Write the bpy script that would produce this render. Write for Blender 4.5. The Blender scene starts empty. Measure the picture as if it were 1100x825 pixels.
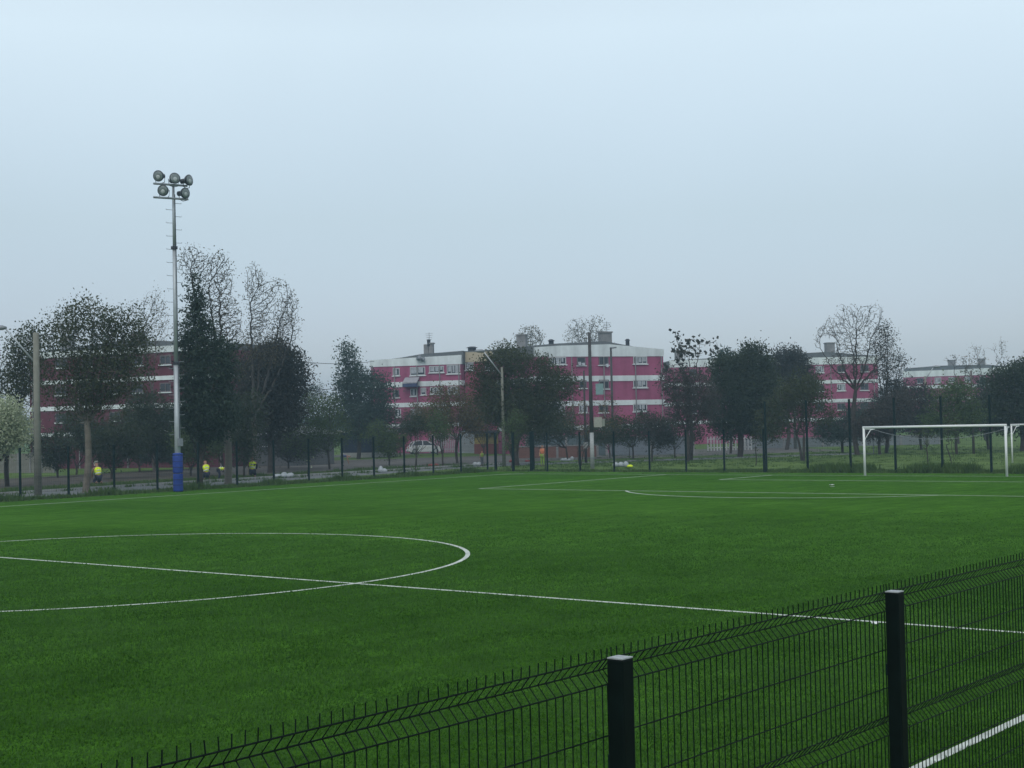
import bpy, bmesh, math, random
import numpy as np
from mathutils import Vector, Matrix

scn = bpy.context.scene
COL = scn.collection
rnd = random.Random(7)

# ------------------------------------------------------------------ camera
CAM = Vector((-20.451, -30.003, 3.115))
FW = Vector((0.774176, 0.632384, 0.027234))
RT = Vector((0.632934, -0.773877, -0.022576))
UP = Vector((-0.006799, -0.034715, 0.999374))
F = 1563.34                                   # focal length in pixels of the 1100 px wide photograph
cam_d = bpy.data.cameras.new("camera")
cam_d.sensor_width = 36.0
cam_d.lens = 36.0 * F / 1100.0
cam_d.clip_start = 0.1
cam_d.clip_end = 3000.0
cam = bpy.data.objects.new("camera", cam_d)
COL.objects.link(cam)
m = Matrix((RT, UP, -FW)).transposed().to_4x4()
m.translation = CAM
cam.matrix_world = m
scn.camera = cam

# ------------------------------------------------------------------ sky, sun, exposure
SUN_EL, SUN_AZ = math.radians(48), math.radians(205)      # azimuth measured from +X towards +Y
world = bpy.data.worlds.new("World")
scn.world = world
world.use_nodes = True
wn, wl = world.node_tree.nodes, world.node_tree.links
wn.clear()
wo = wn.new("ShaderNodeOutputWorld")
sky = wn.new("ShaderNodeTexSky")
sky.sky_type = 'NISHITA'
sky.sun_disc = False
sky.sun_elevation = SUN_EL
sky.sun_rotation = math.radians(90) - SUN_AZ
sky.dust_density = 1.0
sky.air_density = 1.2
bg1 = wn.new("ShaderNodeBackground")
bg1.inputs[1].default_value = 0.05
wl.new(sky.outputs[0], bg1.inputs[0])
tc = wn.new("ShaderNodeTexCoord")
sep = wn.new("ShaderNodeSeparateXYZ")
wl.new(tc.outputs["Generated"], sep.inputs[0])
ramp = wn.new("ShaderNodeValToRGB")
cr = ramp.color_ramp
cr.elements[0].position = 0.0
cr.elements[0].color = (0.31, 0.38, 0.52, 1)
cr.elements[1].position = 1.0
cr.elements[1].color = (0.52, 0.56, 0.58, 1)
for p_, c_ in ((0.07, (0.385, 0.445, 0.595)), (0.14, (0.475, 0.55, 0.615)), (0.26, (0.735, 0.845, 0.885)), (0.45, (0.66, 0.73, 0.76))):
    e_ = cr.elements.new(p_)
    e_.color = (*c_, 1)
wl.new(sep.outputs[2], ramp.inputs[0])
cn = wn.new("ShaderNodeTexNoise")
cn.inputs["Scale"].default_value = 2.2
cn.inputs["Detail"].default_value = 3.0
wl.new(tc.outputs["Generated"], cn.inputs["Vector"])
cmr = wn.new("ShaderNodeMapRange")
cmr.inputs[1].default_value = 0.3
cmr.inputs[2].default_value = 0.7
cmr.inputs[3].default_value = 0.94
cmr.inputs[4].default_value = 1.06
wl.new(cn.outputs[0], cmr.inputs[0])
cmul = wn.new("ShaderNodeMix")
cmul.data_type = 'RGBA'
cmul.blend_type = 'MULTIPLY'
cmul.inputs[0].default_value = 1.0
wl.new(ramp.outputs[0], cmul.inputs[6])
wl.new(cmr.outputs[0], cmul.inputs[7])
bg2 = wn.new("ShaderNodeBackground")
bg2.inputs[1].default_value = 0.80
wl.new(cmul.outputs[2], bg2.inputs[0])
ad = wn.new("ShaderNodeAddShader")
wl.new(bg1.outputs[0], ad.inputs[0])
wl.new(bg2.outputs[0], ad.inputs[1])
wl.new(ad.outputs[0], wo.inputs[0])

sun_d = bpy.data.lights.new("sun", 'SUN')
sun_d.energy = 1.0
sun_d.angle = math.radians(40)
sun_d.color = (1.0, 0.97, 0.92)
sun = bpy.data.objects.new("sun", sun_d)
COL.objects.link(sun)
sdir = Vector((math.cos(SUN_EL) * math.cos(SUN_AZ), math.cos(SUN_EL) * math.sin(SUN_AZ), math.sin(SUN_EL)))
sun.rotation_euler = sdir.to_track_quat('Z', 'Y').to_euler()
sun.location = (0, 0, 60)

vs = scn.view_settings
vs.view_transform = 'Standard'
vs.look = 'None'
vs.exposure = 0.0
vs.gamma = 1.0
vs.use_curve_mapping = False
scn.render.engine = 'CYCLES'
scn.cycles.use_denoising = True
scn.cycles.max_bounces = 6
scn.cycles.volume_bounces = 0
HAZE = 0.0008

# ------------------------------------------------------------------ helpers: pixels of the photograph to points of the place
def ray(u, v):
    return FW * F + RT * (u - 550.0) - UP * (v - 412.5)
def gp(u, v, z=0.0):                          # point of the ground seen at a pixel
    d = ray(u, v)
    return CAM + d * ((z - CAM.z) / d.z)
def at(u, v, dist):                           # point seen at a pixel, dist metres ahead
    return CAM + ray(u, v) * (dist / F)
def ahead(p):
    return (Vector(p) - CAM).dot(FW)
def on_z0(u, dist):                           # ground point under pixel column u at a distance
    lo, hi = 300.0, 900.0
    for _ in range(50):
        mid = (lo + hi) / 2
        if at(u, mid, dist).z > 0: lo = mid
        else: hi = mid
    p = at(u, lo, dist)
    return Vector((p.x, p.y, 0.0))

# ------------------------------------------------------------------ materials
def nodes_of(name):
    mt = bpy.data.materials.new(name)
    mt.use_nodes = True
    return mt, mt.node_tree.nodes, mt.node_tree.links, mt.node_tree.nodes["Principled BSDF"]
def mat(name, col, rough=0.7, var=0.15, scale=4.0, metal=0.0, spec=0.4, bump=0.0, col2=None, coords="Object"):
    mt, n, l, b = nodes_of(name)
    t = n.new("ShaderNodeTexCoord")
    no = n.new("ShaderNodeTexNoise")
    no.inputs["Scale"].default_value = scale
    no.inputs["Detail"].default_value = 6.0
    no.inputs["Roughness"].default_value = 0.65
    l.new(t.outputs[coords], no.inputs["Vector"])
    r = n.new("ShaderNodeValToRGB")
    c2 = col2 if col2 else tuple(c * (1 + var) for c in col)
    c1 = tuple(c * (1 - var) for c in col)
    r.color_ramp.elements[0].position = 0.3
    r.color_ramp.elements[1].position = 0.7
    r.color_ramp.elements[0].color = (*c1, 1)
    r.color_ramp.elements[1].color = (*c2, 1)
    l.new(no.outputs[0], r.inputs[0])
    l.new(r.outputs[0], b.inputs["Base Color"])
    b.inputs["Roughness"].default_value = rough
    b.inputs["Metallic"].default_value = metal
    b.inputs["Specular IOR Level"].default_value = spec
    if bump:
        bp = n.new("ShaderNodeBump")
        bp.inputs["Strength"].default_value = bump
        l.new(no.outputs[0], bp.inputs["Height"])
        l.new(bp.outputs[0], b.inputs["Normal"])
    return mt
def leaf_mat(name, cols, trans=0.35):
    mt, n, l, b = nodes_of(name)
    g = n.new("ShaderNodeNewGeometry")
    r = n.new("ShaderNodeValToRGB")
    cr = r.color_ramp
    cr.elements[0].color = (*cols[0], 1)
    cr.elements[1].color = (*cols[-1], 1)
    for i, c in enumerate(cols[1:-1]):
        e = cr.elements.new((i + 1) / (len(cols) - 1))
        e.color = (*c, 1)
    t = n.new("ShaderNodeTexCoord")
    no = n.new("ShaderNodeTexNoise")
    no.inputs["Scale"].default_value = 0.7
    no.inputs["Detail"].default_value = 2.0
    l.new(t.outputs["Object"], no.inputs["Vector"])
    mx = n.new("ShaderNodeMix")
    mx.inputs[0].default_value = 0.5
    l.new(g.outputs["Random Per Island"], mx.inputs[2])
    l.new(no.outputs[0], mx.inputs[3])
    l.new(mx.outputs[0], r.inputs[0])
    l.new(r.outputs[0], b.inputs["Base Color"])
    b.inputs["Roughness"].default_value = 0.6
    b.inputs["Specular IOR Level"].default_value = 0.25
    tr = n.new("ShaderNodeBsdfTranslucent")
    l.new(r.outputs[0], tr.inputs[0])
    ms = n.new("ShaderNodeMixShader")
    ms.inputs[0].default_value = trans
    l.new(b.outputs[0], ms.inputs[1])
    l.new(tr.outputs[0], ms.inputs[2])
    l.new(ms.outputs[0], n["Material Output"].inputs[0])
    return mt

def turf_mat():
    mt, n, l, b = nodes_of("turf")
    t = n.new("ShaderNodeTexCoord")
    def noise(scale, detail=5, rough=0.6, stretch=None):
        no = n.new("ShaderNodeTexNoise")
        no.inputs["Scale"].default_value = scale
        no.inputs["Detail"].default_value = detail
        no.inputs["Roughness"].default_value = rough
        if stretch:
            mp = n.new("ShaderNodeMapping")
            mp.inputs["Scale"].default_value = stretch
            l.new(t.outputs["Object"], mp.inputs[0])
            l.new(mp.outputs[0], no.inputs["Vector"])
        else:
            l.new(t.outputs["Object"], no.inputs["Vector"])
        return no
    def ramp(src, stops):
        r = n.new("ShaderNodeValToRGB")
        r.color_ramp.elements[0].position, r.color_ramp.elements[0].color = stops[0][0], (*stops[0][1], 1)
        r.color_ramp.elements[1].position, r.color_ramp.elements[1].color = stops[-1][0], (*stops[-1][1], 1)
        for p, c in stops[1:-1]:
            e = r.color_ramp.elements.new(p)
            e.color = (*c, 1)
        l.new(src, r.inputs[0])
        return r
    def mix(a, c, fac, mode='MULTIPLY'):
        mx = n.new("ShaderNodeMix")
        mx.data_type = 'RGBA'
        mx.blend_type = mode
        mx.inputs[0].default_value = fac
        l.new(a, mx.inputs[6])
        l.new(c, mx.inputs[7])
        return mx.outputs[2]
    big = noise(0.16, 4, 0.6)
    base = ramp(big.outputs[0], [(0.32, TURF[0]), (0.68, TURF[1])])
    mid = noise(1.1, 5, 0.7)
    midr = ramp(mid.outputs[0], [(0.3, (0.66, 0.70, 0.60)), (0.7, (1.36, 1.30, 1.4))])
    strk = noise(1.0, 4, 0.6, (0.25, 1.7, 1.0))
    strr = ramp(strk.outputs[0], [(0.3, (0.76, 0.79, 0.75)), (0.7, (1.24, 1.20, 1.25))])
    fine = noise(14.0, 5, 0.8)
    finer = ramp(fine.outputs[0], [(0.3, (0.45, 0.50, 0.4)), (0.7, (1.55, 1.50, 1.6))])
    spk = noise(70.0, 2, 0.8)
    spkr = ramp(spk.outputs[0], [(0.35, (0.7, 0.7, 0.7)), (0.75, (1.4, 1.38, 1.3))])
    sx = n.new("ShaderNodeSeparateXYZ")
    l.new(t.outputs["Object"], sx.inputs[0])
    dv = n.new("ShaderNodeMath")
    dv.operation = 'DIVIDE'
    dv.inputs[1].default_value = 3.9
    l.new(sx.outputs[0], dv.inputs[0])
    fl = n.new("ShaderNodeMath")
    fl.operation = 'FLOOR'
    l.new(dv.outputs[0], fl.inputs[0])
    wh = n.new("ShaderNodeTexWhiteNoise")
    wh.noise_dimensions = '1D'
    l.new(fl.outputs[0], wh.inputs["W"])
    rollr = ramp(wh.outputs["Value"], [(0.0, (0.90, 0.91, 0.90)), (1.0, (1.10, 1.09, 1.10))])
    c = mix(base.outputs[0], midr.outputs[0], 1.0)
    c = mix(c, rollr.outputs[0], 1.0)
    c = mix(c, strr.outputs[0], 1.0)
    c = mix(c, finer.outputs[0], 1.0)
    c = mix(c, spkr.outputs[0], 0.8)
    l.new(c, b.inputs["Base Color"])
    b.inputs["Roughness"].default_value = 0.85
    b.inputs["Specular IOR Level"].default_value = 0.0
    b.inputs["Sheen Weight"].default_value = 0.22
    b.inputs["Sheen Roughness"].default_value = 0.12
    b.inputs["Sheen Tint"].default_value = (0.45, 0.80, 0.16, 1)
    bp = n.new("ShaderNodeBump")
    bp.inputs["Strength"].default_value = 0.6
    bp.inputs["Distance"].default_value = 0.03
    l.new(fine.outputs[0], bp.inputs["Height"])
    l.new(bp.outputs[0], b.inputs["Normal"])
    return mt
TURF = ((0.030, 0.096, 0.007), (0.048, 0.132, 0.015))

def wall_mat(name, col, k=1.0):
    mt, n, l, b = nodes_of(name)
    t = n.new("ShaderNodeTexCoord")
    out = None
    for sc_, st_, lo, hi in ((1.0, (1.3, 1.3, 0.12), 0.80, 1.12), (0.22, (1, 1, 1), 0.86, 1.12), (2.5, (1, 1, 1), 0.93, 1.06)):
        mp = n.new("ShaderNodeMapping")
        mp.inputs["Scale"].default_value = st_
        no = n.new("ShaderNodeTexNoise")
        no.inputs["Scale"].default_value = sc_
        no.inputs["Detail"].default_value = 5.0
        l.new(t.outputs["Object"], mp.inputs[0])
        l.new(mp.outputs[0], no.inputs["Vector"])
        mr = n.new("ShaderNodeMapRange")
        mr.inputs[1].default_value, mr.inputs[2].default_value = 0.3, 0.7
        mr.inputs[3].default_value, mr.inputs[4].default_value = 1 - (1 - lo) * k, 1 + (hi - 1) * k
        l.new(no.outputs[0], mr.inputs[0])
        mx = n.new("ShaderNodeMix")
        mx.data_type = 'RGBA'
        mx.blend_type = 'MULTIPLY'
        mx.inputs[0].default_value = 1.0
        if out is None: mx.inputs[6].default_value = (*col, 1)
        else: l.new(out, mx.inputs[6])
        l.new(mr.outputs[0], mx.inputs[7])
        out = mx.outputs[2]
    l.new(out, b.inputs["Base Color"])
    b.inputs["Roughness"].default_value = 0.88
    b.inputs["Specular IOR Level"].default_value = 0.15
    return mt
M = {}
M['turf'] = turf_mat()
M['ground'] = mat("park_grass", (0.100, 0.165, 0.040), 0.95, scale=0.35, var=0.4, spec=0.05, bump=0.3, col2=(0.130, 0.200, 0.055))
M['dirt'] = mat("bare_dirt", (0.085, 0.075, 0.062), 0.95, scale=0.7, var=0.3, spec=0.1, bump=0.3)
M['verge'] = mat("verge_grass", (0.065, 0.085, 0.03), 0.95, scale=0.9, var=0.5, spec=0.1, bump=0.3)
M['path'] = mat("path_concrete", (0.15, 0.16, 0.16), 0.9, scale=0.8, var=0.2, spec=0.2)
M['kerb'] = mat("kerb_concrete", (0.34, 0.34, 0.33), 0.9, scale=1.4, var=0.2, spec=0.2)
M['road'] = mat("road_asphalt", (0.105, 0.098, 0.09), 0.9, scale=0.6, var=0.25, spec=0.2)
M['line'] = mat("line_paint", (0.54, 0.58, 0.52), 0.9, scale=3.0, var=0.28, spec=0.15)
M['post'] = mat("dark_green_paint", (0.0025, 0.0075, 0.0065), 0.6, scale=9.0, var=0.3, spec=0.10)
M['fpost'] = mat("fence_green_paint", (0.006, 0.018, 0.018), 0.6, scale=9.0, var=0.2, spec=0.1)
M['cap'] = mat("grey_post_cap", (0.36, 0.38, 0.39), 0.5, scale=30.0, var=0.2)
M['white'] = mat("white_paint", (0.80, 0.81, 0.80), 0.5, scale=3.0, var=0.06)
M['mast'] = mat("galvanised_mast", (0.40, 0.43, 0.45), 0.45, scale=2.0, var=0.12, metal=0.3)
M['steel'] = mat("grey_steel", (0.26, 0.28, 0.30), 0.5, scale=3.0, var=0.15, metal=0.3)
M['dark'] = mat("dark_metal", (0.035, 0.04, 0.05), 0.5, scale=3.0, var=0.2)
M['blue'] = mat("blue_padding", (0.018, 0.050, 0.27), 0.6, scale=2.5, var=0.15)
M['blue_dark'] = mat("blue_strap", (0.010, 0.025, 0.13), 0.6, scale=2.5, var=0.15)
M['bulb'] = mat("lamp_bulb", (0.42, 0.45, 0.44), 0.3, scale=9.0, var=0.2)
M['lens'] = mat("lamp_glass", (0.16, 0.19, 0.185), 0.25, scale=9.0, var=0.35, spec=0.8)
M['lampshell'] = mat("lamp_shell", (0.05, 0.058, 0.066), 0.4, scale=5.0, var=0.15, metal=0.5)
M['concrete'] = mat("pole_concrete", (0.20, 0.20, 0.165), 0.9, scale=1.6, var=0.2, bump=0.1)
M['polewood'] = mat("pole_dark", (0.06, 0.058, 0.058), 0.9, scale=2.0, var=0.2)
M['polewhite'] = mat("pole_whitewash", (0.36, 0.37, 0.37), 0.9, scale=2.0, var=0.2)
M['red'] = wall_mat("magenta_render", (0.325, 0.088, 0.165))
M['red_shaded'] = wall_mat("magenta_render_shaded", (0.115, 0.036, 0.052))  # same paint as the other blocks, with tree shade put into its colour
M['band'] = wall_mat("white_render", (0.66, 0.71, 0.71), 0.8)
M['cream'] = mat("cream_render", (0.44, 0.38, 0.27), 0.85, scale=0.5, var=0.1)
M['roof'] = mat("grey_roofing", (0.115, 0.125, 0.13), 0.9, scale=0.8, var=0.2)
M['chimney'] = mat("chimney_render", (0.22, 0.22, 0.22), 0.9, scale=1.5, var=0.25)
M['frame'] = mat("window_frame", (0.45, 0.46, 0.47), 0.6, scale=3.0, var=0.1)
M['dframe'] = mat("window_frame_dark", (0.14, 0.12, 0.13), 0.6, scale=3.0, var=0.1)
M['pane'] = mat("window_glass", (0.035, 0.038, 0.05), 0.15, scale=0.9, var=0.5, spec=0.6)
M['curtain'] = mat("curtain_cloth", (0.36, 0.38, 0.41), 0.9, scale=2.2, var=0.3)
M['bark'] = mat("bark_dark", (0.055, 0.046, 0.040), 0.95, scale=3.0, var=0.35, bump=0.3)
M['bark_pale'] = mat("bark_pale", (0.155, 0.135, 0.108), 0.95, scale=1.6, var=0.4, bump=0.3)
M['bark_grey'] = mat("bark_grey", (0.10, 0.088, 0.078), 0.95, scale=2.0, var=0.3, bump=0.2)
def plane_bark():
    mt, n, l, b = nodes_of("bark_plane")
    t = n.new("ShaderNodeTexCoord")
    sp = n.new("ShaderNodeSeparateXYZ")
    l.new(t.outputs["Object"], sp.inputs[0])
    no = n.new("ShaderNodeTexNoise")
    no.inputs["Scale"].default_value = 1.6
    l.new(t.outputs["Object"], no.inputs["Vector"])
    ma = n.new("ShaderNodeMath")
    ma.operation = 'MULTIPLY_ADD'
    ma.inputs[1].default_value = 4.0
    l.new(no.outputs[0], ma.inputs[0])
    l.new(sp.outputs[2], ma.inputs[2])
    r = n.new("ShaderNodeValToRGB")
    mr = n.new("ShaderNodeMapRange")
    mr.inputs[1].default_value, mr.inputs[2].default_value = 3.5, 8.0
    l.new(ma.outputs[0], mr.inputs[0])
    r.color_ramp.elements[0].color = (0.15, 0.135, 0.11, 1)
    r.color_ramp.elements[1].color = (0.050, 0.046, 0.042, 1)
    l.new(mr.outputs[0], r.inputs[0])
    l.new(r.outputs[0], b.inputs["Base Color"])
    b.inputs["Roughness"].default_value = 0.95
    return mt
M['bark_plane'] = plane_bark()
L = {}
L['olive'] = leaf_mat("leaf_olive", [(0.032, 0.044, 0.019), (0.060, 0.074, 0.032), (0.092, 0.094, 0.042)])
L['dark'] = leaf_mat("leaf_dark", [(0.020, 0.035, 0.022), (0.041, 0.058, 0.029), (0.064, 0.080, 0.038)])
L['dusk'] = leaf_mat("leaf_dusky", [(0.029, 0.032, 0.029), (0.049, 0.052, 0.043), (0.072, 0.070, 0.052)])
L['conifer'] = leaf_mat("leaf_conifer", [(0.017, 0.035, 0.025), (0.029, 0.052, 0.032), (0.049, 0.067, 0.038)], 0.15)
L['mid'] = leaf_mat("leaf_mid", [(0.051, 0.080, 0.032), (0.080, 0.123, 0.043), (0.109, 0.152, 0.058)])
L['bluegreen'] = leaf_mat("leaf_bluegreen", [(0.029, 0.055, 0.043), (0.052, 0.084, 0.061), (0.080, 0.109, 0.075)])
L['brown'] = leaf_mat("leaf_brown", [(0.080, 0.065, 0.032), (0.128, 0.099, 0.043), (0.145, 0.131, 0.051)])
L['plum'] = leaf_mat("leaf_plum", [(0.050, 0.046, 0.042), (0.076, 0.066, 0.058), (0.088, 0.086, 0.056)])
L['bud'] = leaf_mat("leaf_bud", [(0.080, 0.070, 0.046), (0.123, 0.113, 0.065), (0.174, 0.160, 0.102)])
L['blossom'] = leaf_mat("leaf_blossom", [(0.203, 0.261, 0.131), (0.435, 0.493, 0.319), (0.725, 0.754, 0.609)])
L['weed'] = leaf_mat("leaf_weed", [(0.036, 0.078, 0.018), (0.068, 0.125, 0.030), (0.105, 0.160, 0.044)])

# ------------------------------------------------------------------ mesh building
class MB:
    def __init__(s):
        s.v, s.f = [], []
    def add(s, vs_, fs_):
        o = len(s.v)
        s.v.extend([tuple(x) for x in vs_])
        s.f.extend([tuple(i + o for i in f) for f in fs_])
    def box(s, a, b):
        x0, y0, z0 = a
        x1, y1, z1 = b
        s.add([(x0, y0, z0), (x1, y0, z0), (x1, y1, z0), (x0, y1, z0), (x0, y0, z1), (x1, y0, z1), (x1, y1, z1), (x0, y1, z1)],
              [(0, 3, 2, 1), (4, 5, 6, 7), (0, 1, 5, 4), (1, 2, 6, 5), (2, 3, 7, 6), (3, 0, 4, 7)])
    def tube(s, pts, rad, n=8, cap=True):
        pts = [Vector(p) for p in pts]
        if not isinstance(rad, (list, tuple)): rad = [rad] * len(pts)
        vs_, fs_ = [], []
        for i, p in enumerate(pts):
            d = (pts[min(i + 1, len(pts) - 1)] - pts[max(i - 1, 0)])
            d = d.normalized() if d.length > 1e-9 else Vector((0, 0, 1))
            ref = Vector((0, 0, 1)) if abs(d.z) < 0.9 else Vector((1, 0, 0))
            a = d.cross(ref).normalized()
            b = d.cross(a)
            for k in range(n):
                t = 2 * math.pi * k / n
                vs_.append(p + a * (math.cos(t) * rad[i]) + b * (math.sin(t) * rad[i]))
        for i in range(len(pts) - 1):
            for k in range(n):
                k2 = (k + 1) % n
                fs_.append((i * n + k, i * n + k2, (i + 1) * n + k2, (i + 1) * n + k))
        if cap:
            fs_.append(tuple(range(n))[::-1])
            fs_.append(tuple((len(pts) - 1) * n + k for k in range(n)))
        s.add(vs_, fs_)
    def lathe(s, base, axis, prof, n=16):
        base, axis = Vector(base), Vector(axis).normalized()
        s.tube([base + axis * z for z, r in prof], [max(r, 0.002) for z, r in prof], n)
    def prism(s, poly, y0, y1):                # polygon in (x, z) pushed along y
        k = len(poly)
        s.add([(x, y0, z) for x, z in poly] + [(x, y1, z) for x, z in poly],
              [tuple(range(k)), tuple(range(2 * k - 1, k - 1, -1))] + [(i, i + k, (i + 1) % k + k, (i + 1) % k) for i in range(k)])
    def build(s, name, material, parent=None, smooth=False, loc=None):
        me = bpy.data.meshes.new(name)
        me.from_pydata(s.v, [], s.f)
        bm = bmesh.new()
        bm.from_mesh(me)
        bmesh.ops.recalc_face_normals(bm, faces=bm.faces)
        bm.to_mesh(me)
        bm.free()
        me.materials.append(material)
        if smooth:
            me.polygons.foreach_set("use_smooth", [True] * len(me.polygons))
        o = bpy.data.objects.new(name, me)
        COL.objects.link(o)
        if parent: o.parent = parent
        if loc: o.location = loc
        return o
def tag(o, label, cat, group=None, kind=None):
    if label: o['label'] = label
    if cat: o['category'] = cat
    if group: o['group'] = group
    if kind: o['kind'] = kind
    return o
def thing(name, label, cat, loc, rz=0.0, group=None):
    o = bpy.data.objects.new(name, None)
    o.empty_display_size = 0.3
    COL.objects.link(o)
    o.location = loc
    o.rotation_euler = (0, 0, rz)
    return tag(o, label, cat, group)
def sheet(name, pts, z, material, kind='structure'):
    b = MB()
    b.add([(x, y, z) for x, y in pts], [tuple(range(len(pts)))])
    o = b.build(name, material)
    o['kind'] = kind
    return o

# ------------------------------------------------------------------ ground and pitch
sheet('ground', [(-500, -500), (600, -500), (600, 600), (-500, 600)], 0.0, M['ground'])
sheet('pitch', [(-56, -25.9), (52.5, -25.9), (52.5, 31.2), (-56, 31.2)], 0.008, M['turf'])
GL, NT, FT, PB, GB = 49.6, -24.55, 27.4, 16.0, 9.2
def marking(segs, arcs):
    b = MB()
    z, w = 0.012, 0.056
    for (x0, y0), (x1, y1) in segs:
        d = Vector((x1 - x0, y1 - y0))
        nrm = Vector((-d.y, d.x)).normalized() * w
        b.add([(x0 + nrm.x, y0 + nrm.y, z), (x1 + nrm.x, y1 + nrm.y, z), (x1 - nrm.x, y1 - nrm.y, z), (x0 - nrm.x, y0 - nrm.y, z)], [(0, 1, 2, 3)])
    for cx, cy, r, a0, a1 in arcs:
        k = 120
        vs_, fs_ = [], []
        for i in range(k + 1):
            a = a0 + (a1 - a0) * i / k
            vs_ += [(cx + (r - w) * math.cos(a), cy + (r - w) * math.sin(a), z), (cx + (r + w) * math.cos(a), cy + (r + w) * math.sin(a), z)]
        for i in range(k):
            fs_.append((2 * i, 2 * i + 1, 2 * i + 3, 2 * i + 2))
        b.add(vs_, fs_)
    return b
w_ = 0.056
a_pen = math.acos(5.5 / 9.15)
segs = [((-49.6, NT), (GL, NT)), ((-49.6, FT), (GL, FT)), ((0, NT + w_), (0, -9.15 - w_)), ((0, 9.15 + w_), (0, FT - w_)), ((0, -9.15 + w_), (0, 9.15 - w_)),
        ((GL, NT + w_), (GL, FT - w_)), ((GL - 16.5, -PB), (GL - 16.5, PB)), ((GL - 16.5 + w_, PB - w_), (GL - w_, PB - w_)), ((GL - 16.5 + w_, -PB + w_), (GL - w_, -PB + w_)),
        ((GL - 5.5, -GB), (GL - 5.5, GB)), ((GL - 5.5 + w_, GB - w_), (GL - w_, GB - w_)), ((GL - 5.5 + w_, -GB + w_), (GL - w_, -GB + w_))]
mk = marking(segs, [(0, 0, 9.15, 0, 2 * math.pi), (GL - 11, 0, 9.15, math.pi - a_pen + 0.01, math.pi + a_pen - 0.01),
                    (GL, FT, 1.0, math.pi + 0.07, 1.5 * math.pi - 0.07)])
for cx in (GL - 11,):
    mk.add([(cx + 0.12 * math.cos(t * math.pi / 6), 0.12 * math.sin(t * math.pi / 6), 0.012) for t in range(12)], [tuple(range(12))])
o = mk.build('pitch_marking', M['line'])
o['kind'] = 'structure'

# path, kerb, verge, road beyond the far touchline
def strip(name, pts0, pts1, z, material):
    b = MB()
    k = len(pts0)
    b.add([(x, y, z) for x, y in pts0] + [(x, y, z) for x, y in pts1], [(i, i + 1, k + i + 1, k + i) for i in range(k - 1)])
    o = b.build(name, material)
    o['kind'] = 'structure'
    return o
near_e = [(-60, 33.5), (14, 33.6), (27, 34.2), (40, 36.2), (50, 37.4), (60, 39.0), (66, 37.0), (90, 22)]
far_e = [(-60, 38.0), (18, 38.4), (31, 40.0), (42, 40.6), (53, 41.2), (64, 42.2), (68, 40.5), (93, 25)]
strip('path', near_e, far_e, 0.006, M['path'])
b = MB()
for i in range(len(far_e) - 2):
    (x0, y0), (x1, y1) = far_e[i], far_e[i + 1]
    b.add([(x0, y0, 0), (x1, y1, 0), (x1, y1 + 0.22, 0), (x0, y0 + 0.22, 0), (x0, y0, 0.13), (x1, y1, 0.13), (x1, y1 + 0.22, 0.13), (x0, y0 + 0.22, 0.13)],
          [(0, 1, 5, 4), (3, 7, 6, 2), (4, 5, 6, 7)] + ([(0, 4, 7, 3)] if i == 0 else []) + ([(1, 2, 6, 5)] if i == len(far_e) - 3 else []))
o = b.build('kerb', M['kerb'])
o['kind'] = 'structure'
strip('verge', [(-60, 38.25), (18, 38.65), (31, 40.25), (42, 40.85), (53, 41.45), (64, 42.45)], [(-60, 47), (20, 47.5), (33, 48), (45, 48), (56, 47), (70, 45)], 0.006, M['verge'])
strip('dirt_bank', [(-60, 47.02), (20, 47.52), (33, 48.02), (44, 48.02)], [(-60, 60), (25, 62), (45, 65), (52, 66)], 0.006, M['dirt'])
strip('road', [(44.1, 48.02), (56, 47.02), (70, 45.02), (100, 30)], [(52.1, 66), (74, 72), (90, 62), (118, 46)], 0.006, M['road'])
strip('parking_lane', [(82, 84), (104, 76), (128, 62)], [(88, 92), (110, 84), (134, 70)], 0.006, M['road'])

# ------------------------------------------------------------------ weeds (stuff)
def build_tris(name, verts, material, parent=None, quads=True):
    k = 4 if quads else 3
    nv = len(verts)
    me = bpy.data.meshes.new(name)
    me.vertices.add(nv)
    me.vertices.foreach_set("co", np.asarray(verts, dtype=np.float32).ravel())
    me.loops.add(nv)
    me.loops.foreach_set("vertex_index", np.arange(nv, dtype=np.int32))
    nf = nv // k
    me.polygons.add(nf)
    me.polygons.foreach_set("loop_start", np.arange(0, nv, k, dtype=np.int32))
    me.polygons.foreach_set("loop_total", np.full(nf, k, dtype=np.int32))
    me.update(calc_edges=True)
    me.validate()
    me.materials.append(material)
    o = bpy.data.objects.new(name, me)
    COL.objects.link(o)
    if parent: o.parent = parent
    return o
def blades(centres, height, width, rng):
    n = len(centres)
    a = rng.uniform(0, 2 * np.pi, n)
    h = height * rng.uniform(0.4, 1.3, n)
    lean = rng.normal(0, 0.35, (n, 2)) * h[:, None]
    w = width * rng.uniform(0.6, 1.4, n)
    dx, dy = np.cos(a) * w, np.sin(a) * w
    v = np.zeros((n, 3, 3))
    v[:, 0] = centres + np.stack([dx, dy, 0 * dx], 1)
    v[:, 1] = centres - np.stack([dx, dy, 0 * dx], 1)
    v[:, 2] = centres + np.stack([lean[:, 0], lean[:, 1], h], 1)
    return v.reshape(-1, 3)
rg = np.random.default_rng(3)
def clumps(pairs, n, spread, hfun):
    out = []
    for _ in range(n):
        (x0, y0), (x1, y1) = pairs[rg.integers(len(pairs))]
        t = rg.random()
        c = np.array([x0 + (x1 - x0) * t, y0 + (y1 - y0) * t]) + rg.normal(0, spread, 2)
        hh = hfun(c)
        m_ = 14
        cc = np.zeros((m_, 3))
        cc[:, :2] = c + rg.normal(0, 0.16, (m_, 2))
        out.append(blades(cc, hh, 0.018 + hh * 0.04, rg))
    return np.concatenate(out)
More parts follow.
